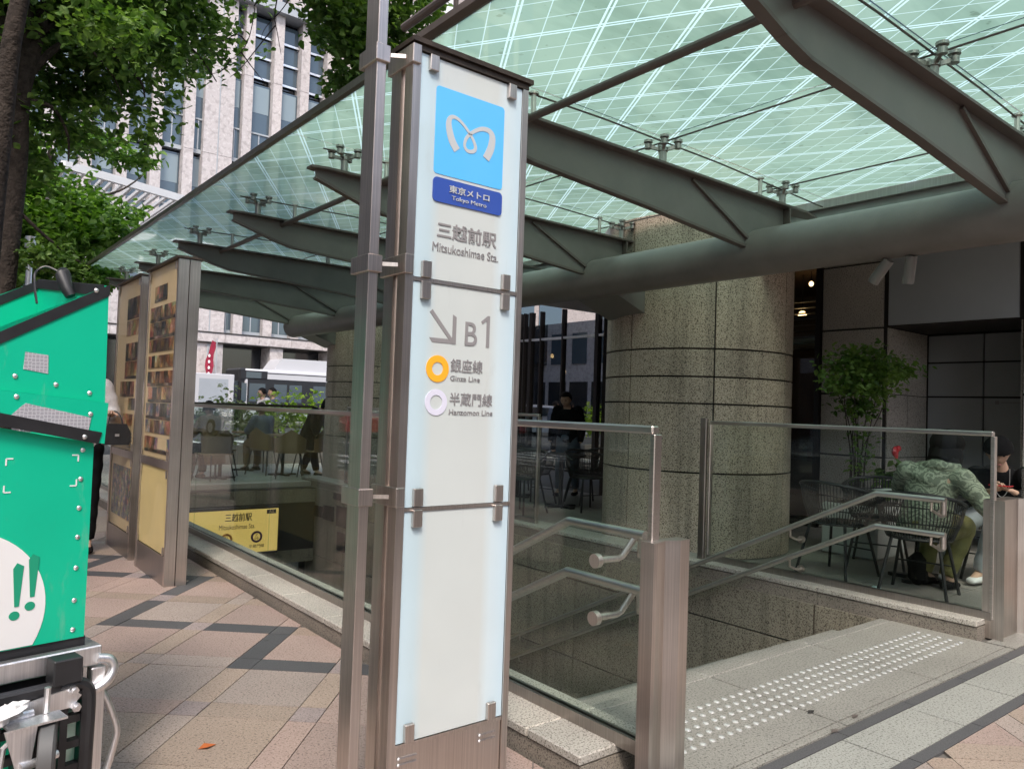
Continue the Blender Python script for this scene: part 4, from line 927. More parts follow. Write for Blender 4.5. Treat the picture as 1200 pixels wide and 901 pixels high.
# ================================================================ terrace furniture
def chair(style, label, x, y, rz, group=None):
    t = thing('terrace_chair', label, 'chair', (x, y, 0), R(rz), group, world=False)
    if style == 'tan':
        B().box(-.22, .22, -.21, .21, .43, .455, .01).build('seat', 'wicker', t)
        b = B(); n = 10
        outer = [(.26*math.sin(R(a)), -.05-.20*math.cos(R(a))) for a in [-95+190*i/n for i in range(n+1)]]
        vs = []
        for (px, py) in outer:
            k = max(0, 1-abs(px)/.30)
            vs += [(px, py, .44), (px*1.06, py*1.12, .64+.20*k), (px*.98, py*1.0, .64+.20*k), (px*.94, py*.9, .44)]
        fs = [(4*i+j, 4*i+(j+1) % 4, 4*i+4+(j+1) % 4, 4*i+4+j) for i in range(n) for j in range(4)]+[(0, 3, 2, 1), (4*n, 4*n+1, 4*n+2, 4*n+3)]
        b.add(vs, fs).build('backrest', 'wicker', t)
        for sx in (-1, 1):
            for sy in (-1, 1): B().tube([(sx*.17, sy*.16, .44), (sx*.23, sy*.24, 0)], .011, 8).build('leg', 'black', t)
    else:
        b = B(); n = 16
        b.tube([(.22*math.cos(2*math.pi*i/20), .22*math.sin(2*math.pi*i/20), .44) for i in range(21)], .012, 6, caps=False)
        b.prism([(.215*math.cos(2*math.pi*i/20), .215*math.sin(2*math.pi*i/20)) for i in range(20)], .432, .446)
        b.build('seat', 'blackwire', t)
        b = B(); top = []; lo = []
        for i in range(n+1):
            a = R(-112+224*i/n); k = math.cos(a/2.2)**2
            top.append((.31*math.sin(a), -.30*math.cos(a), .60+.19*k)); lo.append((.23*math.sin(a), -.22*math.cos(a), .44))
        b.tube(top, .014, 8); b.build('back_rim', 'blackwire', t)
        b = B(); m = 44
        for i in range(m+1):
            a = R(-108+216*i/m); k = math.cos(a/2.2)**2
            b.tube([(.31*math.sin(a), -.30*math.cos(a), .60+.19*k), (.28*math.sin(a*1.02), -.27*math.cos(a*1.02), .53+.07*k), (.23*math.sin(a), -.22*math.cos(a), .44)], .0042, 5, caps=False)
        for h in (.35, .7): b.tube([((.23+.08*h)*math.sin(R(-110+220*i/n)), -(.22+.08*h)*math.cos(R(-110+220*i/n)), .44+h*(.16+.19*math.cos(R(-110+220*i/n)/2.2)**2)) for i in range(n+1)], .0055, 5)
        b.build('woven_back', 'blackwire', t)
        for sx in (-1, 1):
            for sy in (-1, 1): B().tube([(sx*.16, sy*.15, .44), (sx*.235, sy*.24, 0)], .0125, 8).build('leg', 'black', t)
        B().tube([(-.2, .19, .22), (.2, .19, .22)], .007, 6).build('stretcher', 'black', t)
    return t
def table(label, x, y, top='black', r=.36, sq=True, group=None):
    t = thing('terrace_table', label, 'table', (x, y, 0), 0, group, world=False)
    if sq: B().box(-r, r, -r, r, .70, .725, .006).build('table_top', top, t)
    else: B().prism([(r*math.cos(i*math.pi/16), r*math.sin(i*math.pi/16)) for i in range(32)], .70, .725).build('table_top', top, t)
    B().tube([(0, 0, .03), (0, 0, .70)], .03, 14).build('pedestal', 'black', t)
    B().box(-.25, .25, -.04, .04, 0, .03).box(-.04, .04, -.25, -.041, 0, .03).box(-.04, .04, .041, .25, 0, .03).build('foot', 'black', t)
    return t
chair('black', 'round backed black woven armchair left of the seated pair, nobody in it', 6.30, 3.36, -95)
chair('black', 'black woven chair that the person in the green jacket sits on', 6.13, 2.62, -78)
chair('black', 'black chair under the person with the black cap', 7.36, 2.48, 95)
chair('black', 'black woven chair pushed against the far side of the terrace table near the planter', 7.0, 3.35, 110)
table('black pedestal table in front of the person in the green jacket', 6.72, 2.86)
tb = thing('menu_sheet', 'white sheet of paper lying on the black table', 'paper', (6.72, 3.1, .726)); B().box(6.52, 6.78, 3.0, 3.18, .7265, .7285).build('sheet', 'white', tb)
tb = thing('paper_napkin', 'crumpled pale napkin on the terrace floor by the kerb', 'napkin', (5.99, 2.88, .0))
b = B(); rnd = random.Random(4); b.add([(5.93+.03*i+rnd.uniform(-.01, .01), 2.84+.03*j+rnd.uniform(-.01, .01), .004+rnd.random()*.03*(1 if 0 < i < 4 and 0 < j < 3 else .1)) for j in range(4) for i in range(5)], [(j*5+i, j*5+i+1, (j+1)*5+i+1, (j+1)*5+i) for j in range(3) for i in range(4)]); b.build('napkin', mat('pale_blue_paper', (.45, .58, .60), .7), tb)
wt = ['first dark terrace chair seen through the stair glass, nearest the sign', 'dark terrace chair through the stair glass, turned towards the street', 'dark terrace chair beside the round table behind the stair glass', 'dark terrace chair nearest the big column behind the glass', 'dark terrace chair farthest back by the cafe window']
for (x, y, a), l in zip(((6.25, 7.55, 100), (6.9, 8.1, -80), (7.2, 7.35, 170), (7.75, 7.9, 75), (7.8, 9.4, -100)), wt): chair('black', l, x, y, a)
table('round dark table among the black chairs behind the stair glass', 7.1, 7.75, 'black', .33, False); table('square dark table by the cafe window front', 7.35, 9.0, 'black', .33)
ft = ['tan wicker chair at the left end of the far terrace', 'tan wicker chair turned away beside the left far table', 'tan wicker chair by the planting on the far terrace', 'tan wicker chair nearest the standing person in the long black coat', 'tan wicker chair right of the far round table', 'tan wicker chair at the back of the far terrace near the planting']
for (x, y, a), l in zip(((3.95, 12.55, 20), (4.3, 13.45, 200), (5.15, 13.5, -60), (5.75, 13.0, 80), (5.3, 12.75, -20), (5.6, 14.9, 180)), ft): chair('tan', l, x, y, a)
table('far terrace table with a wooden top at the left', 4.2, 13.0, 'wicker', .3, False); table('far terrace table beside the standing person', 5.4, 13.3, 'wicker', .3, False)
table('far terrace table under the seated person with black hair', 5.15, 14.4, 'wicker', .3, False)

# ================================================================ foliage
def leaves(clumps, parent, m, size, seed, name='leaves', shell=.5, hang=.3):
    rnd = random.Random(seed); v = []; f = []
    for (cx, cy, cz, rx, rz, n) in clumps:
        for _ in range(n):
            d = Vector((rnd.gauss(0, 1), rnd.gauss(0, 1), rnd.gauss(0, 1))).normalized(); q = rnd.random()**shell
            wob = 1+.25*math.sin(d.x*7+cx*3)+.2*math.sin(d.z*9+cy*2)
            p = Vector((cx+d.x*rx*q*wob, cy+d.y*rx*.9*q*wob, cz+d.z*rz*q*wob))
            s = size*rnd.uniform(.6, 1.3)
            a = Vector((rnd.gauss(0, 1), rnd.gauss(0, 1), rnd.gauss(0, .5)-hang)).normalized()
            nn = Vector((rnd.gauss(0, .6), rnd.gauss(0, .6), 1)).normalized(); c = a.cross(nn).normalized(); nn = c.cross(a)
            o = len(v)
            v += [p, p+a*s*.35+c*s*.34+nn*s*.06, p+a*s*.72+c*s*.22, p+a*s-nn*s*.12, p+a*s*.72-c*s*.22, p+a*s*.35-c*s*.34+nn*s*.06]
            f += [(o, o+1, o+2, o+3), (o, o+3, o+4, o+5)]
    me = bpy.data.meshes.new(name); off = Vector(parent.get('_o') or (0, 0, 0)); me.from_pydata([tuple(p-off) for p in v], [], f); me.materials.append(MT[m])
    o = bpy.data.objects.new(name, me); COL.objects.link(o); o.parent = parent; return o
def twig(pts, r0, r1, parent, m='bark', name='branch', n=7):
    P = crom(pts, 4); k = len(P); return B().tube(P, [r0+(r1-r0)*i/(k-1) for i in range(k)], n).build(name, m, parent)
def N(cl, dens): return [(x, y, z, rx, rz, max(12, int(dens*rx*rx*(rz+.15)*4.2))) for x, y, z, rx, rz in cl]
T1 = [(1.45, 13.0, 6.8, 1.5, 0.9), (2.47, 13.0, 7.22, 1.6, 0.7), (3.28, 12.5, 7.31, 0.75, 0.65), (3.06, 12.5, 6.49, 0.5, 0.35), (2.14, 13.0, 6.51, 1.1, 0.55), (1.6, 13.6, 5.95, .9, 0.45), (0.8, 13.8, 5.6, 0.6, 0.7), (1.96, 13.5, 6.01, 0.8, 0.4), (1.63, 13.0, 5.25, 0.9, 0.45), (2.52, 13.0, 6.02, 0.45, 0.5), (2.74, 12.5, 5.4, 0.4, 0.4), (3.03, 12.5, 5.91, 0.35, 0.35), (1.23, 13.0, 4.64, 0.6, 0.5), (2.0, 11.2, 6.2, .8, 0.4), (3.07, 14.0, 7.45, 1.0, 0.6), (2.7, 12.5, 5.06, 0.3, 0.28), (0.3, 12.5, 7.6, 2.2, 1.3), (2.2, 12.5, 8.5, 2.2, 1.0), (-1.0, 12, 6.5, 1.8, 1.3)]
tr1 = thing('street_tree', 'large leafy street tree with a dark forked trunk at the left edge', 'tree', (1.05, 12.5, 0))
B().tube(crom([(1.0, 12.5, -.02), (.98, 12.5, 2.0), (1.07, 12.5, 4.37), (1.07, 12.5, 5.21), (1.11, 12.5, 6.06), (1.02, 12.5, 7.2), (.9, 12.5, 8.3)], 5), [.17-.08*i/30 for i in range(31)], 12).build('trunk', 'bark', tr1)
twig([(.62, 10.2, -.0), (.66, 10.2, 2.6), (.72, 10.1, 4.3), (.76, 10.0, 5.2), (.88, 9.9, 6.2), (1.0, 9.8, 7.4)], .13, .07, tr1, name='trunk', n=12)
twig([(1.09, 12.5, 5.5), (1.20, 12.48, 6.1), (1.33, 12.45, 6.87), (1.5, 12.4, 8.0)], .12, .05, tr1); twig([(1.05, 12.5, 4.9), (.85, 12.4, 5.9), (.6, 12.3, 7.6)], .12, .05, tr1)
twig([(1.1, 12.5, 5.60), (1.42, 12.5, 6.16), (1.77, 12.5, 6.5), (2.04, 12.5, 6.64), (2.29, 12.5, 6.31), (2.59, 12.5, 6.08), (2.66, 12.5, 5.84)], .06, .012, tr1)
twig([(1.1, 12.5, 5.35), (1.3, 12.5, 5.39), (1.51, 12.5, 5.33), (1.68, 12.5, 5.0), (1.7, 12.5, 4.64)], .045, .01, tr1)
twig([(1.77, 12.5, 6.5), (1.9, 12.4, 6.3), (2.2, 12.4, 6.0), (2.35, 12.3, 5.6)], .025, .006, tr1); twig([(1.2, 12.5, 6.3), (1.9, 12.7, 7.0), (2.8, 12.8, 7.2), (3.4, 12.6, 6.8), (3.7, 12.5, 6.4)], .05, .008, tr1)
leaves(N(T1, 330), tr1, 'leaf', .13, 1)
T3 = [(1.7, 19.0, 5.93, 1.0, 0.7), (3.0, 19.0, 6.9, .8, 0.35), (3.9, 19.0, 6.75, 0.7, 0.3), (1.91, 18.0, 4.76, 1.5, 0.9), (2.81, 18.0, 5.1, 1.0, 0.7), (1.66, 18.0, 3.86, 1.2, 0.8), (2.9, 17.0, 4.34, 0.8, 0.6), (2.24, 18.0, 4.12, 1.1, 0.6), (2.62, 18.0, 5.2, .8, 0.35), (3.7, 18.0, 5.3, 0.35, 0.2), (3.19, 17.0, 4.73, 0.5, 0.4), (1.42, 18.0, 6.03, 0.8, 1.0), (0.3, 18.5, 5.3, 1.8, 1.4)]
tr3 = thing('street_tree', 'paler green tree farther up the pavement in front of the white slatted roof', 'tree', (1.6, 18.4, 0))
B().tube(crom([(1.6, 18.4, 0), (1.65, 18.4, 2), (1.7, 18.4, 3.8), (1.9, 18.3, 5.2), (2.2, 18.4, 6.4)], 5), [.16-.10*i/20 for i in range(21)], 10).build('trunk', 'bark', tr3)
for p in ([(1.7, 18.4, 3.6), (2.2, 18.0, 4.1), (2.9, 17.5, 4.4), (3.3, 17, 4.7)], [(1.8, 18.4, 4.6), (2.6, 18.2, 5.3), (3.5, 18.4, 5.8), (4.0, 18.6, 6.3)], [(1.75, 18.4, 4.2), (1.4, 18.2, 4.4), (1.0, 18.1, 5.2)]): twig(p, .05, .01, tr3)
leaves(N(T3, 300), tr3, 'leaf_l', .17, 2)
T2 = [(3.34, 7.2, 5.28, 0.5, 0.28), (3.82, 7.2, 5.54, 0.45, 0.22), (3.54, 7.2, 4.99, 0.38, 0.3), (3.51, 7.4, 4.72, 0.3, 0.2), (4.16, 7.4, 5.26, 0.3, 0.25), (3.08, 7.0, 4.89, 0.16, 0.16), (3.02, 7.0, 5.25, 0.22, 0.12), (3.96, 7.6, 4.92, 0.3, 0.16), (3.37, 7.5, 4.58, 0.12, 0.08), (4.23, 7.0, 5.61, 0.3, 0.2), (4.01, 7.4, 5.06, 0.3, 0.2), (3.83, 7.6, 5.51, 0.5, 0.3), (4.59, 7.4, 5.75, 0.15, 0.15), (3.6, 7.3, 5.9, .6, .3), (1.6, 6.2, 7.4, 1.3, .6), (2.8, 6.8, 6.8, 1.0, .45), (0, 5, 7.6, 1.9, .9), (-1.5, 5.4, 6.6, 1.4, .8)]
tr2 = thing('street_tree', 'overhanging tree branch with leaves above the canopy edge, left of the steel mast', 'tree', (-.3, 4.6, 0))
B().tube(crom([(-.3, 4.6, -.02), (-.32, 4.6, 2.2), (-.3, 4.62, 4.2), (-.1, 4.8, 5.6), (0, 5, 7.4)], 5), [.19-.11*i/20 for i in range(21)], 12).build('trunk', 'bark', tr2)
twig([(-.1, 4.8, 5.6), (1.2, 5.8, 6.9), (2.6, 6.8, 6.5), (3.2, 7.1, 5.6), (3.5, 7.3, 5.1), (3.6, 7.4, 4.7)], .07, .008, tr2); twig([(2.6, 6.8, 6.5), (3.5, 7.1, 6.0), (4.2, 7.3, 5.6), (4.5, 7.4, 5.2)], .03, .006, tr2)
twig([(-.3, 4.6, 4.6), (-.9, 5, 5.6), (-1.6, 5.4, 6.6)], .07, .02, tr2)
for p in ([(3.01, 7.6, 5.64), (2.85, 7.7, 5.62), (2.73, 8.0, 5.51), (2.72, 8.0, 5.41), (2.66, 8.0, 5.07), (2.5, 8.0, 4.84), (2.28, 8.0, 4.86)], [(2.92, 7.9, 5.6), (2.94, 8.0, 5.44), (2.98, 8.0, 5.27), (3.03, 8.0, 5.06)], [(2.66, 8, 5.07), (2.55, 8, 5.12), (2.4, 8, 5.0), (2.21, 8, 4.97)], [(2.95, 8, 5.35), (2.8, 8, 5.1), (2.62, 8, 4.8), (2.5, 8, 4.65)], [(3.2, 7.2, 5.7), (3.05, 7.6, 5.66), (2.98, 7.9, 5.5), (2.85, 8, 5.3), (2.8, 8, 5.15)], [(2.5, 8, 4.84), (2.42, 8, 4.7), (2.3, 8, 4.62)], [(2.6, 8, 4.95), (2.75, 8, 4.8), (2.85, 8, 4.72)]): twig(p, .008, .0025, tr2, n=5)
leaves(N(T2, 1900), tr2, 'leaf', .09, 3)
T4 = [(2.33, 12.9, 3.36, 0.3, 0.16), (2.56, 12.9, 3.36, 0.2, 0.08), (2.1, 12.7, 3.42, 0.35, 0.15), (1.94, 12.5, 3.24, 0.4, 0.2), (1.5, 12.4, 3.5, .4, .2)]
T4 = [(x, y, z-.28, a, c) for x, y, z, a, c in T4]
leaves(N(T4, 2600), tr1, 'leaf', .10, 5); twig([(1.05, 12.5, 3.9), (1.5, 12.5, 3.5), (2.0, 12.6, 3.2), (2.6, 12.9, 3.1)], .03, .006, tr1)
# far terrace planting
hd_ = thing('planter_hedge', 'row of light green planting behind the far terrace chairs', 'hedge', (6, 16, 0))
B().box(4.3, 7.7, 15.75, 16.2, 0, .38, .01).build('trough', 'terrace_d', hd_)
leaves([(4.8, 16, .9, .35, .5, 260), (5.2, 16, 1.1, .3, .55, 260), (5.6, 16, .9, .35, .5, 260)], hd_, 'leaf_p', .10, 6); leaves([(6.2, 16, .95, .4, .5, 330), (6.7, 16, 1.05, .4, .5, 330), (7.25, 16, 1.0, .4, .5, 330)], hd_, 'leaf_y', .11, 7)
# potted bush at the grey wall
pb = thing('potted_plant', 'green bushy plant on thin stems in a white square planter by the grey wall', 'plant', (7.4, 3.75, 0))
B().box(7.20, 7.78, 3.46, 4.02, .0, .50, .02).build('planter', mat('white_planter', (.52, .53, .52), .6, var=.08, bmp=.3, bscale=120), pb)
B().box(7.24, 7.74, 3.50, 3.98, .495, .505).build('soil', 'bark', pb)
C = [(7.33, 3.7, 1.95, .30, .12), (7.05, 3.75, 1.83, .26, .13), (7.75, 3.7, 1.86, .34, .11), (7.18, 3.7, 1.64, .28, .12), (7.6, 3.7, 1.62, .25, .10), (7.45, 3.7, 1.78, .36, .14), (8.1, 3.7, 1.82, .22, .08), (6.86, 3.75, 1.67, .16, .10), (7.4, 3.75, 1.45, .26, .09)]
rnd = random.Random(2)
for i in range(9):
    a = C[i % len(C)]; x0 = 7.35+rnd.uniform(-.1, .12); y0 = 3.72+rnd.uniform(-.08, .08)
    twig([(x0, y0, .5), (x0+rnd.uniform(-.05, .05), y0, .95), (x0+(a[0]-x0)*.4, y0, 1.35), (a[0], a[1], a[2])], .009, .003, pb, name='stem', n=5)
leaves(N([(x, y, z, a*1.05, c*1.15) for x, y, z, a, c in C], 3000), pb, 'leaf', .06, 8); leaves([(7.35, 3.7, 1.15, .22, .22, 110), (7.3, 3.7, .85, .2, .2, 70)], pb, 'leaf', .05, 9)
leaves([(7.72, 3.55, .75, .22, .18, 110)], pb, 'leaf', .10, 10, name='lower_leaves')
b = B()
for (x, z) in ((7.74, 1.02), (7.90, .86)): b.ell((x, 3.55, z), .05, .03, .055, 8, 6).ell((x+.04, 3.54, z+.03), .035, .03, .03, 8, 6).ell((x-.02, 3.53, z-.04), .02, .02, .045, 8, 6)
b.build('red_flower', 'red', pb)
# fallen leaves
for i, (x, y, m) in enumerate(((3.23, 1.83, 'leaf'), (3.12, 1.66, 'paint_flange'), (3.35, 1.69, 'paint_flange'))):
    l = thing('fallen_leaf', ['dry curled leaf lying on the landing beside the studs', 'small brown leaf on the seam before the dark strip, left of its pair', 'small brown leaf on the seam before the dark strip, right of its pair'][i], 'leaf', (x, y, .002))
    B().add([(x-.03, y, .003), (x, y-.012, .008), (x+.035, y+.004, .003), (x, y+.014, .008), (x, y, .006)], [(0, 1, 4), (1, 2, 4), (2, 3, 4), (3, 0, 4)]).build('leaf_blade', 'paint_flange' if i else 'joint', l)
l = thing('fallen_leaf', 'small orange dry leaf on the pink paving left of the steel mast', 'leaf', (.95, 2.95, .002))
B().add([(.92, 2.95, .003), (.95, 2.93, .01), (.99, 2.955, .003), (.95, 2.975, .01), (.95, 2.952, .006)], [(0, 1, 4), (1, 2, 4), (2, 3, 4), (3, 0, 4)]).build('leaf_blade', mat('orange_leaf', (.45, .12, .03), .7), l)

# ================================================================ people
def skin(name, nodes, edges, m, parent, sub=2, extra=None, root=0):
    """one continuous surface grown round a skeleton: nodes [(pos, radius or (rx, ry))]"""
    me = bpy.data.meshes.new(name); me.from_pydata([n[0] for n in nodes], edges, [])
    o = bpy.data.objects.new(name, me); COL.objects.link(o)
    o.modifiers.new('s', 'SKIN').use_smooth_shade = True
    if sub: sm = o.modifiers.new('u', 'SUBSURF'); sm.levels = sub; sm.render_levels = sub
    for v, n in zip(me.skin_vertices[0].data, nodes):
        v.radius = n[1] if isinstance(n[1], tuple) else (n[1], n[1])
    me.skin_vertices[0].data[root].use_root = True
    bpy.context.view_layer.update()
    m2 = bpy.data.meshes.new_from_object(o.evaluated_get(bpy.context.evaluated_depsgraph_get())); m2.name = name
    bpy.data.objects.remove(o)
    if extra:
        bm = bmesh.new(); bm.from_mesh(m2)
        t = bpy.data.meshes.new('x'); t.from_pydata(extra.v, [], extra.f); bm.from_mesh(t); bm.to_mesh(m2); bm.free()
    m2.materials.clear(); m2.materials.append(MT[m] if isinstance(m, str) else m)
    m2.polygons.foreach_set('use_smooth', [True]*len(m2.polygons))
    r = bpy.data.objects.new(name, m2); COL.objects.link(r); r.parent = parent
    return r
def headmesh(c, face, upv=(0, 0, 1), s=1):
    f = Vector(face).normalized(); u = Vector(upv); r = f.cross(u).normalized(); u = r.cross(f).normalized()
    b = B(); n, m = 24, 18; vs = []
    for i in range(m+1):
        th = math.pi*i/m
        for j in range(n):
            ph = 2*math.pi*j/n; x, y, z = math.sin(th)*math.cos(ph), math.sin(th)*math.sin(ph), math.cos(th)    # x right, y face
            w_ = .078*(1 if z > -.1 else 1-.38*(-z-.1)); d = .096*(1 if z > -.2 else 1-.12*(-z-.2))
            px, py, pz = x*w_, y*d, z*.118
            if y > .3:
                nose = math.exp(-((px/.014)**2))*math.exp(-(((pz+.018)/.022)**2))*.022
                eye = -(math.exp(-(((abs(px)-.032)/.016)**2))*math.exp(-(((pz-.012)/.013)**2)))*.009
                lip = math.exp(-((px/.024)**2))*math.exp(-(((pz+.058)/.009)**2))*.006
                chin = math.exp(-((px/.022)**2))*math.exp(-(((pz+.098)/.016)**2))*.010
                brow = math.exp(-(((pz-.036)/.012)**2))*.005
                py += nose+eye+lip+chin+brow
            vs.append(Vector(c)+(r*px+f*py+u*pz)*s)
    fs = [(i*n+j, (i+1)*n+j, (i+1)*n+(j+1) % n, i*n+(j+1) % n) for i in range(m) for j in range(n)]
    b.add(vs, fs)
    for sx in (-1, 1):
        Mx = Matrix((r, f, u)).transposed(); b.ell(Vector(c)+r*sx*.078*s+f*-.005, .009*s, .02*s, .031*s, 8, 6, Mx)
    return b
def finger_nodes(nodes, edges, wrist, d, palm_n, side, curl=.9, s=1):
    """palm and five unequal bent fingers rooted at node index `wrist`"""
    W = Vector(nodes[wrist][0]); d = Vector(d).normalized(); n = Vector(palm_n).normalized(); a = d.cross(n).normalized()*side; n = a.cross(d).normalized()*side
    k = len(nodes); nodes.append((tuple(W+d*.045*s), (.034*s, .016*s))); edges.append((wrist, k))
    for i, L in enumerate((.070, .078, .072, .056)):
        off = (i-1.5)*.019*s; p = W+d*.082*s+a*off; q = len(nodes); nodes.append((tuple(p), .0095*s)); edges.append((k, q)); dd = d.copy()
        for j, fr_ in enumerate((.45, .32, .25)):
            dd = (dd+n*curl*(.35+.15*j)).normalized(); p = p+dd*L*fr_*s; nodes.append((tuple(p), (.0086-.0007*j)*s)); edges.append((q, len(nodes)-1)); q = len(nodes)-1
    p = W+d*.022*s-a*.030*s; q = len(nodes); nodes.append((tuple(p), .0125*s)); edges.append((wrist, q)); dd = (d*.6-a*.7+n*.45).normalized()
    for j, L in enumerate((.034, .028)):
        p = p+dd*L*s; dd = (dd+d*.35+n*.25).normalized(); nodes.append((tuple(p), (.0105-.0012*j)*s)); edges.append((q, len(nodes)-1)); q = len(nodes)-1
def cloth(name, shapes, m, parent, vox=.018, smooth=5):
    o = shapes.build(name, m, parent, off=(0, 0, 0))
    r_ = o.modifiers.new('r', 'REMESH'); r_.mode = 'VOXEL'; r_.voxel_size = vox
    s_ = o.modifiers.new('s', 'SMOOTH'); s_.iterations = smooth; s_.factor = .5
    bpy.context.view_layer.update()
    m2 = bpy.data.meshes.new_from_object(o.evaluated_get(bpy.context.evaluated_depsgraph_get())); m2.name = name
    o.modifiers.clear(); o.data = m2; m2.polygons.foreach_set('use_smooth', [True]*len(m2.polygons)); return o
def sleeve(b, pts, rs):
    P = crom([tuple(p)+(r,) for p, r in zip(pts, rs)], 5); b.tube([p[:3] for p in P], [p[3]*(1+.06*math.sin(i*1.9)) for i, p in enumerate(P)], 14)
    b.ell(P[0][:3], P[0][3], P[0][3], P[0][3], 12, 8)
def torso(b, P, k=1.0, long_=0):
    a1 = (P['shR']-P['shL']).normalized(); a0 = (P['hipR']-P['hipL']).normalized(); rings = []
    pel, ch, nk = P['pelvis'], P['chest'], P['neck']; shm = (P['shL']+P['shR'])/2
    spine = [(pel+(pel-ch)*(.25+long_), .175, .135), (pel, .18, .14), (pel.lerp(ch, .5), .165, .13), (ch, .185, .14), (shm.lerp(ch, .3), .185, .125), (shm.lerp(nk, .35), .15, .095), (nk.lerp(shm, .25), .085, .075), (nk, .066, .066)]
    n = 20
    for i, (c, rx, ry) in enumerate(spine):
        t_ = i/(len(spine)-1); ax = a0.lerp(a1, min(1, t_*1.4)).normalized(); d = (spine[min(i+1, 7)][0]-spine[max(i-1, 0)][0]).normalized(); fr_ = ax.cross(d).normalized(); ax = d.cross(fr_).normalized()
        rings.append([c+ax*rx*k*math.cos(2*math.pi*j/n)*(1+.03*math.sin(j*3+i))+fr_*ry*k*math.sin(2*math.pi*j/n) for j in range(n)])
    b.loft(rings)
def person(label, J, cols, hands=True, face=(0, 1, 0), hair='long', detail=2, group=None, head_up=(0, 0, 1), coat=1.0, hs=1.0, curlL=.9):
    """J: joints in world coordinates; cols: (top, trousers, shoes)"""
    base = (J['pelvis'][0], J['pelvis'][1], 0); t = thing('person', label, 'person', base, 0, group, world=False); t['_o'] = base
    o = Vector(base); P = {k: Vector(v)-o for k, v in J.items()}
    ndz = [(P['pelvis'], .12), (P['chest'].lerp(P['pelvis'], .5), .11), (P['chest'], (.15, .11)), (P['neck'], .055), (P['head'].lerp(P['neck'], .35), .055)]
    ed = [(0, 1), (1, 2), (2, 3), (3, 4)]
    def chain(ro, pts):
        q = ro
        for p, r in pts: ndz.append((p, r)); ed.append((q, len(ndz)-1)); q = len(ndz)-1
        return q
    for s in 'LR':
        wr = chain(2, [(P['sh'+s], .042), (P['el'+s], .034), (P['wr'+s].lerp(P['el'+s], .25), .029), (P['wr'+s], .026)])
        if hands:
            d = (P['wr'+s]-P['el'+s]).normalized(); finger_nodes(ndz, ed, wr, J.get('hd'+s, d), J.get('pn'+s, (0, 0, -1)), 1 if s == 'R' else -1, curlL, .95)
        chain(0, [(P['hip'+s], .085), (P['kn'+s], .058), (P['an'+s].lerp(P['kn'+s], .6), .050), (P['an'+s], .038), (P['to'+s], .032)])
    ndz = [(tuple(a), b_) for a, b_ in ndz]
    hm = headmesh(P['head'], face, head_up, hs)
    skin('body', ndz, ed, 'skin', t, detail, hm)
    top, bot, sho = cols
    jk = B(); torso(jk, P, coat, .5 if 'coat' in label else 0)
    for s in 'LR': sleeve(jk, [P['sh'+s]*.9+P['neck']*.1, P['sh'+s].lerp(P['el'+s], .45), P['el'+s], P['wr'+s].lerp(P['el'+s], .5), P['wr'+s].lerp(P['el'+s], .06)], [.082*coat, .072*coat, .062*coat, .055*coat, .045*coat])
    cloth('jacket', jk, top, t)
    tr_ = B(); tr_.ell(P['pelvis'], .155, .14, .12, 16, 10)
    for s in 'LR': sleeve(tr_, [P['hip'+s], P['hip'+s].lerp(P['kn'+s], .5), P['kn'+s], P['kn'+s].lerp(P['an'+s], .5), P['an'+s]+Vector((0, 0, .02))], [.108, .096, .080, .072, .062])
    cloth('trousers', tr_, bot, t)
    for s in 'LR':
        d = P['to'+s]-P['an'+s]; d.z = 0; d.normalize(); a = P['an'+s]; z = a.z-.045
        skin('shoe', [((a.x-d.x*.05, a.y-d.y*.05, z), (.045, .042)), ((a.x+d.x*.06, a.y+d.y*.06, z-.004), (.050, .038)), ((a.x+d.x*.16, a.y+d.y*.16, z-.014), (.045, .026))], [(0, 1), (1, 2)], sho, t, 2)
    f = Vector(face).normalized(); u = Vector(head_up).normalized(); r = f.cross(u).normalized(); u = r.cross(f); H_ = P['head']; Mx = Matrix((r, f, u)).transposed()
    b = B()
    if hair != 'none':
        n, m = 22, 12; vs = []; low = {'long': 2.35, 'short': 1.75, 'bob': 2.2}[hair]
        for i in range(m+1):
            for j in range(n):
                ph = 2*math.pi*j/n; fr_ = max(0, math.sin(ph)); th = (low-(low-1.02)*min(1, fr_*1.7))*i/m
                q = 1+.03*math.sin(ph*9+i)
                x, y, z = math.sin(th)*math.cos(ph)*.094*q, math.sin(th)*math.sin(ph)*.110*q-.006, math.cos(th)*.130
                if th > 1.6 and hair != 'short': x *= 1.05/max(.72, math.sin(th)); y *= 1.05/max(.72, math.sin(th))
                vs.append(H_+(r*x+f*y+u*(z+.006))*hs)
        fs = [(i*n+j, (i+1)*n+j, (i+1)*n+(j+1) % n, i*n+(j+1) % n) for i in range(m) for j in range(n)]
        b.add(vs, fs); b.build('hair', 'hair', t, off=(0, 0, 0))
    # eyes, brows, mouth
    b = B()
    for sx in (-1, 1): b.ell(H_+(r*sx*.031+f*.084+u*.012)*hs, .012*hs, .006*hs, .005*hs, 8, 6, Mx).ell(H_+(r*sx*.033+f*.091+u*.034)*hs, .017*hs, .004*hs, .003*hs, 8, 6, Mx)
    b.build('eyes', 'hair', t, off=(0, 0, 0)); B().ell(H_+(f*.098-u*.057)*hs, .020*hs, .005*hs, .005*hs, 8, 6, Mx).build('lips', mat('lips', (.40, .16, .14), .5) if 'lips' not in bpy.data.materials else bpy.data.materials['lips'], t, off=(0, 0, 0))
    return t, P
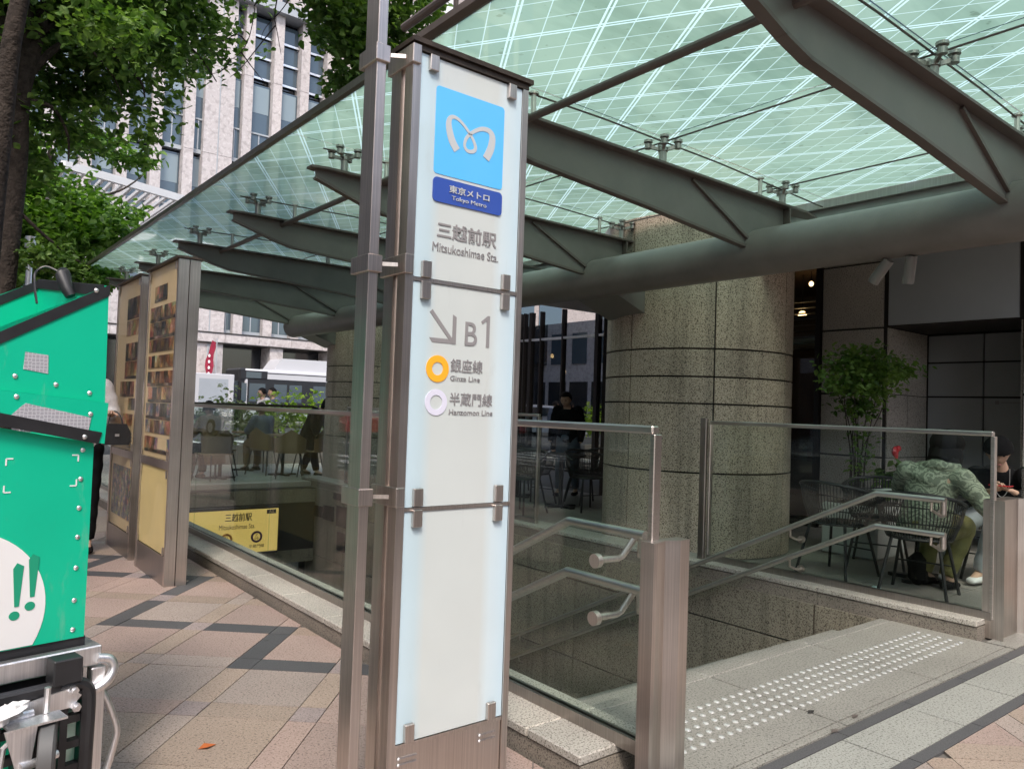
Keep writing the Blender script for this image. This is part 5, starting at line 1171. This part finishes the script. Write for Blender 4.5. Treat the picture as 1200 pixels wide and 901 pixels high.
def stand_J(x, y, ang, h=1.65, bend=0, step=.12, arms=None):
    c, s = math.cos(R(ang)), math.sin(R(ang)); k = h/1.7
    def W(a, f, z): return (x+(a*c-f*s), y+(a*s+f*c), z*k)
    J = dict(pelvis=W(0, 0, .95), chest=W(0, .02+bend*.5, 1.30-bend*.3), neck=W(0, .02+bend, 1.46-bend*.5), head=W(0, .05+bend*1.5, 1.59-bend*.7))
    for q, sx in (('L', -1), ('R', 1)):
        st_ = step*sx; J['sh'+q] = W(sx*.18, bend*.9, 1.40-bend*.45); J['el'+q] = W(sx*.24, bend-.02+.0*sx, 1.12-bend*.4); J['wr'+q] = W(sx*.24, bend+.08, .88-bend*.3)
        J['hip'+q] = W(sx*.09, 0, .90); J['kn'+q] = W(sx*.10, st_*.5+.02, .49); J['an'+q] = W(sx*.10, st_, .09); J['to'+q] = W(sx*.11, st_+.13, .03)
    return J
MT['camo'] = stripes('green_patterned_cloth', (.33, .36, .27), (.15, .17, .125), 6, 'Z')
MT['camo'].node_tree.nodes['Wave Texture'].inputs['Distortion'].default_value = 22; MT['camo'].node_tree.nodes['Wave Texture'].inputs['Detail Scale'].default_value = 1.6; MT['camo'].node_tree.nodes['Wave Texture'].inputs['Detail'].default_value = 5
MT['jeans'] = mat('pale_blue_jeans', (.42, .46, .50), .8, var=.15, vscale=12)
MT['olive'] = mat('olive_cloth', (.16, .15, .05), .8, var=.2, vscale=10)
MT['shirtw'] = mat('white_shirt', (.62, .60, .60), .8, var=.15, vscale=25)
MT['bluegrey'] = stripes('blue_grey_pattern', (.16, .20, .26), (.05, .06, .09), 30)
# seated, back to us, leaning right over the table
J = dict(pelvis=(6.20, 2.52, .53), chest=(6.30, 2.50, .86), neck=(6.36, 2.46, 1.00), head=(6.42, 2.44, 1.11),
         shL=(6.22, 2.68, .92), elL=(6.42, 2.80, .76), wrL=(6.62, 2.70, .76), shR=(6.26, 2.26, .89), elR=(6.34, 2.10, .66), wrR=(6.58, 2.20, .72),
         hipL=(6.24, 2.62, .51), knL=(6.66, 2.64, .50), anL=(6.56, 2.66, .09), toL=(6.72, 2.66, .03), hipR=(6.24, 2.42, .51), knR=(6.66, 2.40, .50), anR=(6.52, 2.48, .09), toR=(6.68, 2.46, .03))
J = {k: (v[0]-.02, v[1]+.09, v[2]) for k, v in J.items()}
t1, P1 = person('person in a green patterned jacket with black bobbed hair, seated with back to us', J, ('camo', 'olive', 'blackcloth'), face=(.8, -.25, -.25), hair='long', coat=1.06, hs=1.12)
b = B(); h_ = P1['head']; b.ell(h_+Vector((-.045, .0, -.05)), .095, .125, .16, 14, 10).ell(h_+Vector((-.08, -.06, -.12)), .05, .06, .10, 10, 8).ell(h_+Vector((-.08, .07, -.12)), .05, .06, .10, 10, 8).ell(h_+Vector((-.02, 0, .05)), .125, .125, .115, 14, 10); b.build('hair_lengths', 'hair', t1, off=(0, 0, 0))
B().tube(crom([(P1['neck'].x-.07+.0, P1['neck'].y+.13, P1['neck'].z-.03), (P1['neck'].x-.13, P1['neck'].y+.05, P1['neck'].z-.02), (P1['neck'].x-.13, P1['neck'].y-.07, P1['neck'].z-.02), (P1['neck'].x-.05, P1['neck'].y-.14, P1['neck'].z-.03)], 5), .042, 10).build('collar', 'camo', t1, off=(0, 0, 0))
# facing us, black cap, phone in both hands
J = dict(pelvis=(7.36, 2.30, .53), chest=(7.18, 2.22, .83), neck=(7.06, 2.19, .97), head=(6.98, 2.18, 1.09),
         shL=(7.10, 2.00, .90), elL=(6.92, 1.88, .68), wrL=(6.78, 1.99, .80), shR=(7.14, 2.42, .88), elR=(6.90, 2.40, .68), wrR=(6.76, 2.17, .79),
         hdL=(-.5, .75, .25), hdR=(-.4, -.85, .25), pnL=(.2, .1, 1), pnR=(.2, -.1, 1),
         hipL=(7.30, 2.20, .51), knL=(6.92, 2.18, .50), anL=(6.98, 2.30, .10), toL=(6.84, 2.32, .03), hipR=(7.30, 2.42, .51), knR=(6.88, 2.50, .50), anR=(6.90, 2.50, .10), toR=(6.77, 2.50, .03))
MT['sneaker'] = mat('white_sneaker', (.70, .70, .70), .6)
J = {k: ((v[0], v[1]+.20, v[2]) if k[:2] not in ('hd', 'pn') else v) for k, v in J.items()}
t2, P2 = person('person in black top and black cap leaning forward over a phone, pale jeans', J, ('blackcloth', 'jeans', 'sneaker'), face=(-.80, -.38, -.42), head_up=(-.3, -.1, 1), hair='short', curlL=1.1)
f = Vector((-.80, -.38, -.42)).normalized(); u = Vector((-.3, -.1, 1)); r = f.cross(u).normalized(); u = r.cross(f); Mx = Matrix((r, f, u)).transposed()
b = B(); c0 = P2['head']+u*.035; vs = []; n, m = 24, 8
for i in range(m+1):
    for j in range(n):
        th = 1.62*i/m; ph = 2*math.pi*j/n; vs.append(c0+r*.108*math.sin(th)*math.cos(ph)+f*.120*math.sin(th)*math.sin(ph)+u*.108*math.cos(th))
b.add(vs, [(i*n+j, (i+1)*n+j, (i+1)*n+(j+1) % n, i*n+(j+1) % n) for i in range(m) for j in range(n)])
b.build('cap', 'blackcloth', t2, off=(0, 0, 0))
B().tube(crom([tuple(P2['neck']+r*.06+f*.06+u*.02), tuple(P2['neck']+r*.05+f*.12-u*.12), tuple(P2['neck']+f*.14-u*.2), tuple(P2['neck']-r*.05+f*.12-u*.12), tuple(P2['neck']-r*.06+f*.06+u*.02)], 4), .003, 5).build('necklace', 'alu', t2, off=(0, 0, 0))
ph = thing('mobile_phone', 'red and black mobile phone held in both hands', 'phone', (6.74, 2.275, .84)); B().box(6.70, 6.78, 2.20, 2.35, .838, .847, .003).build('case', 'red', ph); B().box(6.705, 6.775, 2.205, 2.345, .848, .849).build('screen', 'windark', ph)
bag = thing('shoulder_bag', 'dark bag with an olive cloth on the floor under the table', 'bag', (6.60, 2.66, 0))
B().box(6.44, 6.62, 2.72, 2.86, .0, .26, .05).build('bag_body', 'blackcloth', bag); B().tube(crom([(6.46, 2.79, .25), (6.48, 2.79, .36), (6.56, 2.79, .38), (6.60, 2.79, .25)], 4), .008, 6).build('strap', 'blackcloth', bag)
# behind the cart
J = stand_J(1.15, 7.15, 170, 1.66, step=.06); J['elL'] = (1.40, 7.10, 1.10); J['wrL'] = (1.33, 6.90, 1.16); J['elR'] = (.98, 7.0, 1.08); J['wrR'] = (1.1, 6.85, 1.15)
t3, P3 = person('person in black trousers standing half hidden behind the green cart', J, ('shirtw', 'blackcloth', 'blackcloth'), face=(-.2, -1, -.2), hair='short')
hb = thing('handbag', 'small black handbag carried beside the green cart', 'bag', (1.37, 6.86, .9))
b = B(); b.loft([[Vector((1.37+a*w_*.82, 6.86+b_*.05, z)) for a, b_ in ((-1, -1), (1, -1), (1, 1), (-1, 1))] for z, w_ in ((.91, .11), (.94, .125), (1.02, .12), (1.08, .085))]); b.build('bag_body', 'black', hb); B().box(1.355, 1.385, 6.798, 6.808, .98, 1.0).build('clasp', 'alu', hb)
B().tube(crom([(1.31, 6.86, 1.07), (1.33, 6.88, 1.15), (1.36, 6.9, 1.18), (1.40, 6.88, 1.15), (1.42, 6.86, 1.07)], 4), .006, 6).build('strap', 'black', hb)
# far terrace people
J = stand_J(5.85, 13.15, 215, 1.48, bend=.18, step=.2)
person('small standing person in a long black coat on the far terrace', J, ('blackcloth', 'blackcloth', 'blackcloth'), hands=False, face=(.5, -.8, -.2), hair='bob', detail=1, coat=1.1)
def sit_J(x, y, ang, z=.47):
    c, s = math.cos(R(ang)), math.sin(R(ang))
    def W(a, f, h): return (x+(a*c-f*s), y+(a*s+f*c), h)
    J = dict(pelvis=W(0, 0, z+.07), chest=W(0, .08, z+.42), neck=W(0, .12, z+.57), head=W(0, .16, z+.69))
    for q, sx in (('L', -1), ('R', 1)):
        J['sh'+q] = W(sx*.17, .09, z+.50); J['el'+q] = W(sx*.22, .22, z+.28); J['wr'+q] = W(sx*.14, .42, z+.30)
        J['hip'+q] = W(sx*.09, .02, z+.05); J['kn'+q] = W(sx*.11, .42, z+.03); J['an'+q] = W(sx*.11, .40, .09); J['to'+q] = W(sx*.11, .53, .03)
    return J
person('person with black hair in a blue patterned top seated on the far terrace', sit_J(5.28, 13.9, 10), ('bluegrey', 'wicker', 'blackcloth'), hands=False, face=(0, 1, -.3), hair='bob', detail=1)
person('person in a tan coat seated at the left end of the far terrace', sit_J(3.95, 12.58, 20), ('wicker', 'blackcloth', 'blackcloth'), hands=False, face=(.2, 1, -.4), hair='bob', detail=1)
person('person with black hair and white top walking behind the planting, the left one', stand_J(6.62, 17.6, 95, 1.60), ('shirtw', 'blackcloth', 'blackcloth'), hands=False, face=(-1, .1, 0), hair='short', detail=1)
person('person with black hair and dark top walking behind the planting, the right one', stand_J(6.98, 17.9, 95, 1.62), ('bluegrey', 'blackcloth', 'blackcloth'), hands=False, face=(-1, 0, 0), hair='short', detail=1)
person('person in dark clothes standing at the cafe front behind the stair glass', stand_J(8.15, 8.75, 120, 1.66, bend=.1), ('blackcloth', 'bluegrey', 'blackcloth'), hands=False, face=(-.8, -.4, -.3), hair='short', detail=1)

# ================================================================ street furniture and traffic beyond
def carloft(parent, L, W, prof, m, name='body'):
    b = B(); n = len(prof); rings = []
    for k, (yy, sc) in enumerate(((-W/2, .93), (-W/2+.06, 1), (W/2-.06, 1), (W/2, .93))):
        rings.append([Vector((x, yy if z < .95 else yy*.86, z*sc if z > .5 else z)) for x, z in prof])
    b.loft(rings); return b.build(name, m, parent)
def wheels(parent, xs, W, r):
    for x in xs:
        for s in (-1, 1):
            w_ = B().tube([(x, s*(W/2-.20), r), (x, s*(W/2+.01), r)], r, 24).build('wheel', 'tyre', parent); B().tube([(x, s*(W/2+.012), r), (x, s*(W/2+.02), r)], r*.6, 18).build('rim', 'alu', w_, off=(0, 0, 0))
bus = thing('city_bus', 'white city bus with black window band and roof unit waiting beyond the terrace', 'bus', (14.4, 42, -.15), world=False)
b = B(); b.box(.25, 11, 0, 2.5, .35, 3.25, .12); b.build('body', 'carwhite', bus)
B().box(.0, .42, .06, 2.44, .40, 3.28, .10).build('front_mask', 'black', bus); B().box(-.02, .0, .25, 2.25, 1.05, 2.55).build('windscreen', 'winblue', bus)
B().box(.06, 1.55, -.012, .0, 2.68, 3.15).build('destination_box', 'black', bus); B().box(.35, 1.2, -.02, -.013, 2.74, 3.08).build('destination_panel', 'winblue', bus)
B().box(.45, 10.9, -.012, -.001, 1.15, 2.72).build('window_band', 'black', bus)
for x0, x1 in ((.12, .40), (.55, 1.45), (1.95, 2.7), (2.85, 3.6), (4.3, 5.5), (5.65, 6.85), (7.0, 8.2), (8.35, 9.5), (9.65, 10.7)): B().box(x0, x1, -.02, -.0125, 1.45, 2.45).build('window', 'winblue', bus, smooth=False)
B().prism([(2.0, 3.25), (2.5, 3.95), (6.6, 3.98), (7.2, 3.25)], .3, 2.2, 'y').build('roof_unit', 'carwhite', bus, smooth=False); B().box(.5, 10.8, -.006, .0, 3.02, 3.07).build('trim_line', 'black', bus)
B().tube([(-.02, .1, 2.5), (-.3, -.15, 2.4), (-.3, -.15, 1.9)], .03, 8).box(-.38, -.22, -.25, -.05, 1.6, 2.1).build('mirror', 'black', bus)
wheels(bus, (2.4, 8.0), 2.5, .48)
for w_ in [c for c in bus.children if c.name.startswith('wheel')]: w_.location.y = 1.25
tk = thing('box_truck', 'white box truck with open panel stopped left of the bus', 'truck', (8.75, 38.5, -.15), world=False)
B().box(1.6, 4.2, 0, 1.9, .75, 2.75, .03).build('cargo_box', 'carwhite', tk); B().box(2.5, 3.9, -.01, -.001, 1.2, 2.5).build('side_panel', 'metalgrey', tk)
B().box(.0, 1.5, .02, 1.88, .45, 2.05, .15).build('cab', 'carwhite', tk); B().box(.25, 1.1, .0, .019, 1.25, 1.85).build('side_window', 'carglass', tk); B().box(0, 4.2, .1, 1.8, .45, .7).build('chassis', 'black', tk)
wheels(tk, (.75, 3.3), 1.9, .36)
for w_ in [c for c in tk.children if c.name.startswith('wheel')]: w_.location.y = .95
prof = [(0, .25), (0, .62), (.25, .78), (1.1, .92), (1.75, 1.42), (3.2, 1.45), (3.95, 1.0), (4.45, .92), (4.5, .35), (4.4, .25)]
tx = thing('parked_car', 'red taxi on the roadway mirrored in the stair glass', 'car', (-10.9, 31.5, -.15), R(172), world=False)
carloft(tx, 4.5, 1.7, prof, 'red'); B().prism([(1.25, .98), (1.8, 1.36), (3.1, 1.38), (3.75, 1.0)], -.80, .80, 'y').build('side_window', 'carglass', tx); B().box(2.2, 2.5, -.2, .2, 1.46, 1.60, .02).build('roof_lamp', 'white', tx); wheels(tx, (.85, 3.6), 1.7, .33)
vn = thing('parked_car', 'white van at the kerb mirrored in the cafe window', 'van', (-6.6, 31.0, -.15), R(80), world=False)
carloft(vn, 4.6, 1.75, [(0, .25), (0, .8), (.6, 1.1), (1.2, 1.75), (4.3, 1.85), (4.6, 1.2), (4.6, .25)], 'carwhite'); B().prism([(.9, 1.18), (1.35, 1.65), (4.1, 1.70), (4.2, 1.18)], -.84, .84, 'y').build('side_window', 'carglass', vn); wheels(vn, (.85, 3.7), 1.75, .34)
# crosswalk stripes
mk = B()
for i in range(14): mk.box(-13+i*.9, -12.55+i*.9, 16.5, 20.5, -.1459, -.1419)
for i in range(12): mk.box(3+i*.9, 3.45+i*.9, 24.0, 28.0, -.1459, -.1419)
for i in range(20): mk.box(-30+i*6, -27+i*6, 36.0, 36.15, -.1459, -.1419)
for i in range(14): mk.box(-9.1, -8.95, -40+i*6, -37+i*6, -.1459, -.1419)
mk.build('road_marking', 'white', kind='structure', smooth=False)
fp = B().box(-40, 60, 47.5, 70, -.149, 0).box(-30, -15.5, -40, 30, -.149, 0); fp.build('far_pavement', 'terrace', kind='structure')
# red banners
for (x, z0, l) in ((16.95, 2.1, 'left'), (29.0, 3.0, 'right')):
    t = thing('red_banner', 'tall red banner hanging on the white stone building, the '+l+' one', 'banner', (x, 55.0, z0)); b = B()
    vs = []; 
    for i in range(9):
        q = i/8; zz = 5.5-(5.5-z0)*q; vs += [(x-.05-.42*math.sin(q*math.pi)**1.5-.04*math.sin(i*2.3), 55.2, zz-.25*q), (x+.22-.22*q+.05*math.sin(i*1.9), 55.32, zz-.1), (x+.22-.22*q+.05*math.sin(i*1.9), 55.35, zz-.1), (x-.05-.42*math.sin(q*math.pi)**1.5-.04*math.sin(i*2.3), 55.23, zz-.25*q)]
    b.add(vs, [(4*i+j, 4*i+(j+1) % 4, 4*i+4+(j+1) % 4, 4*i+4+j) for i in range(8) for j in range(4)]+[(0, 3, 2, 1), (32, 33, 34, 35)]); b.build('cloth', 'banner', t); B().tube([(x+.3, 55.3, 5.7), (x+.3, 55.3, 1.5)], .04, 8).build('pole', 'metalgrey', t)
    for i in range(4): B().ell((x-.22, 55.17, 4.4-i*.42), .08, .008, .12, 8, 6).build('letter', 'white', t)
# lamp post
lp = thing('lamp_post', 'thin pale lamp post standing behind the green cart', 'lamp post', (1.66, 16, 0)); B().tube([(1.66, 16, 0), (1.66, 16, 3.9)], .05, 12).build('pole', 'alu', lp); B().tube([(1.66, 16, 3.9), (1.66, 16, 4.1)], .09, 12).build('head', 'alu', lp)
# white slatted roof
aw = thing('slatted_canopy', 'white slatted flat canopy on posts beyond the trees', 'canopy', (5, 27, 0))
B().bar((3.17, 24, 7.61), (6.71, 25.35, 7.61), .14, .22).bar((3.17, 24, 7.61), (3.15, 27.0, 7.61), .14, .22).bar((6.71, 25.35, 7.61), (6.69, 31, 7.61), .14, .22).bar((3.15, 27, 7.61), (6.69, 31, 7.61), .14, .22).build('frame', 'white', aw)
for i in range(1, 13):
    x = 3.17+i*.272; q = (x-3.17)/3.54; B().bar((x, 24+1.35*q+.05, 7.6), (x, 27+4*q-.05, 7.6), .085, .10).build('slat', 'white', aw)
for x, y in ((3.4, 26.2), (6.5, 29.8)): B().tube([(x, y, -.1), (x, y, 7.5)], .09, 12).build('post', 'white', aw)
# ================================================================ white stone building across the street
fb = thing('stone_building', 'tall white split-stone office building with narrow piers across the street', 'building', (15, 58, 0))
B().box(-30, 60, 57.2, 75, 5.9, 48).build('wall', 'windark', fb, smooth=False); B().box(-30, 60, 58, 75, -.1, 5.9).build('ground_floor_glass', 'windark', fb, smooth=False)
xs = [12.8-2.1*i for i in range(14)]+[14.88, 16.35, 17.42, 18.88, 21.08, 23.2, 25.3, 26.6, 27.6, 29.3]+[31.4+2.15*i for i in range(10)]
for x in xs:
    w_ = .98 if x in (16.35, 17.42, 26.6, 27.6) else .68
    for z0, z1 in ((6.1, 12.5), (12.52, 18.9), (18.92, 25.3), (25.32, 30.6)): B().box(x-w_/2, x+w_/2, 56.0, 57.19, z0, z1-.01).build('pier_stone', 'facade', fb, smooth=False)
for x in (16.885, 27.1): B().tube([(x, 56.1, 0), (x, 56.1, 34)], .10, 8).build('drain_pipe', 'metalgrey', fb)
for x in (12.3, 16.35, 17.42, 21.9, 26.6, 27.6, 32, 37, 42): B().box(x-.5, x+.5, 56.05, 57.9, -.1, 5.4).build('pier_stone', 'facade', fb, smooth=False)
for i in range(22): B().box(-12+i*2.5, -9.52+i*2.5, 55.9, 57.9, 5.45, 6.08).build('band_stone', 'facade', fb, smooth=False)
B().box(-20, 50, 55.85, 57.9, 6.085, 6.16).box(-20, 50, 55.85, 57.9, 5.36, 5.44).build('band_trim', 'frame_dk', fb)
for i in range(40):
    x = -10+1.0*i
for i in range(len(xs)):
    x = xs[i]
sx_ = sorted(xs)
for a, c in zip(sx_[:-1], sx_[1:]):
    if c-a < 1.2 or c-a > 3: continue
    x0, x1 = a+.36, c-.36
    for k, z0 in enumerate((6.2, 12.5, 18.9)):
        big = random.random()
        B().box(x0, x1, 56.55+.25*(k % 2), 57.19, z0+.25, z0+6.15).build('window', 'winblue', fb, smooth=False)
        B().box(x0, x1, 56.45+.25*(k % 2), 56.54+.25*(k % 2), z0+2.35, z0+2.47).box(x0, x1, 56.5, 57.18, z0-.05, z0+.24).box((x0+x1)/2-.04, (x0+x1)/2+.04, 56.5+.25*(k % 2), 56.545+.25*(k % 2), z0+.25, z0+2.34).build('window_frame', 'metalgrey', fb, smooth=False)
        B().box(x0+.1, x1-.1, 56.535+.25*(k % 2), 56.545+.25*(k % 2), z0+4.0, z0+6.0).build('blind', mat('window_blind', (.22, .28, .31), .3, coat=.5) if 'window_blind' not in bpy.data.materials else bpy.data.materials['window_blind'], fb, smooth=False)
    for z in (25.5, 27.1, 28.7): B().box(x0, x1, 56.6, 56.7, z, z+.16).build('window_frame', 'alu', fb, smooth=False)
    for z in (25.7, 27.3, 28.9): B().box(x0, x1, 56.8, 57.19, z, z+1.35).build('window', 'winblue', fb, smooth=False)
B().box(-25, 29.9, 55.5, 57.2, 30.6, 31.4).build('cornice', 'metalgrey', fb)
for i in range(18): B().box(-20+i*2.8, -17.9+i*2.8, 56.5, 57.19, 31.5, 46).build('pier_stone', 'facade', fb, smooth=False)
MT['tanwall'] = granite('tan_precast_wall', (.42, .36, .33), (.30, .26, .24), (.50, .44, .41), 8, .7, .05, .1)
tb_ = thing('office_building', 'tan office building showing above the leaves beside the steel mast', 'building', (34, 52, 0))
B().box(27.5, 50, 50, 55, 0, 60).build('wall', 'tanwall', tb_); B().box(31.6, 32.3, 49.5, 49.99, 0, 60).build('pilaster', 'white', tb_)
for k in range(12):
    for i in range(4): B().box(33+i*3.2, 35.6+i*3.2, 49.9, 49.99, 3+k*4.5, 6+k*4.5).build('window', 'winblue', tb_, smooth=False)
    B().box(27.6, 31.3, 49.95, 49.99, 5+k*4.5, 5.05+k*4.5).build('joint', 'metalgrey', tb_)
# ================================================================ buildings across the side street (seen mirrored in glass and steel)
def block(label, x0, x1, y0, y1, h, wall, axis, floors, bay, gx):
    t = thing('office_building', label, 'building', ((x0+x1)/2, (y0+y1)/2, 0)); B().box(x0, x1, y0, y1, 0, h).build('wall', wall, t, smooth=False)
    lo, hi = (y0, y1) if axis == 'x' else (x0, x1); n = int((hi-lo)/bay); fh = (h-5)/floors
    for k in range(floors):
        for i in range(n):
            a = lo+(i+.18)*bay; c = lo+(i+.82)*bay; z0 = 5+k*fh+.9; z1 = 5+(k+1)*fh-.5
            bb = B().box(gx, gx+.12, a, c, z0, z1) if axis == 'x' else B().box(a, c, gx, gx+.12, z0, z1)
            bb.build('window', 'winblue', t, smooth=False)
    for i in range(n):
        a = lo+(i+.1)*bay; c = lo+(i+.9)*bay
        (B().box(gx, gx+.12, a, c, .3, 4.2) if axis == 'x' else B().box(a, c, gx, gx+.12, .3, 4.2)).build('shop_front', 'windark', t, smooth=False)
    return t
block('white office block across the main road, mirrored in the cafe window', -40, -26, 8, 34, 24, 'facade', 'x', 5, 3.2, -26.0)
block('pinkish stone block across the main road, left of the white one', -40, -25, -28, 6, 20, 'tanwall', 'x', 6, 3.4, -25.0)
block('grey block at the crossing beyond the main road', -40, -27, 36, 60, 40, 'facade', 'x', 8, 3.0, -27.0)
block('unseen stone block added behind the camera to cover the low sky', -14, 26, -44, -32, 17, 'tanwall', 'y', 3, 3.6, -32.05)  # unseen, added to block the sky horizon and be mirrored in the sign
for o in S.objects:
    if '_o' in o: del o['_o']
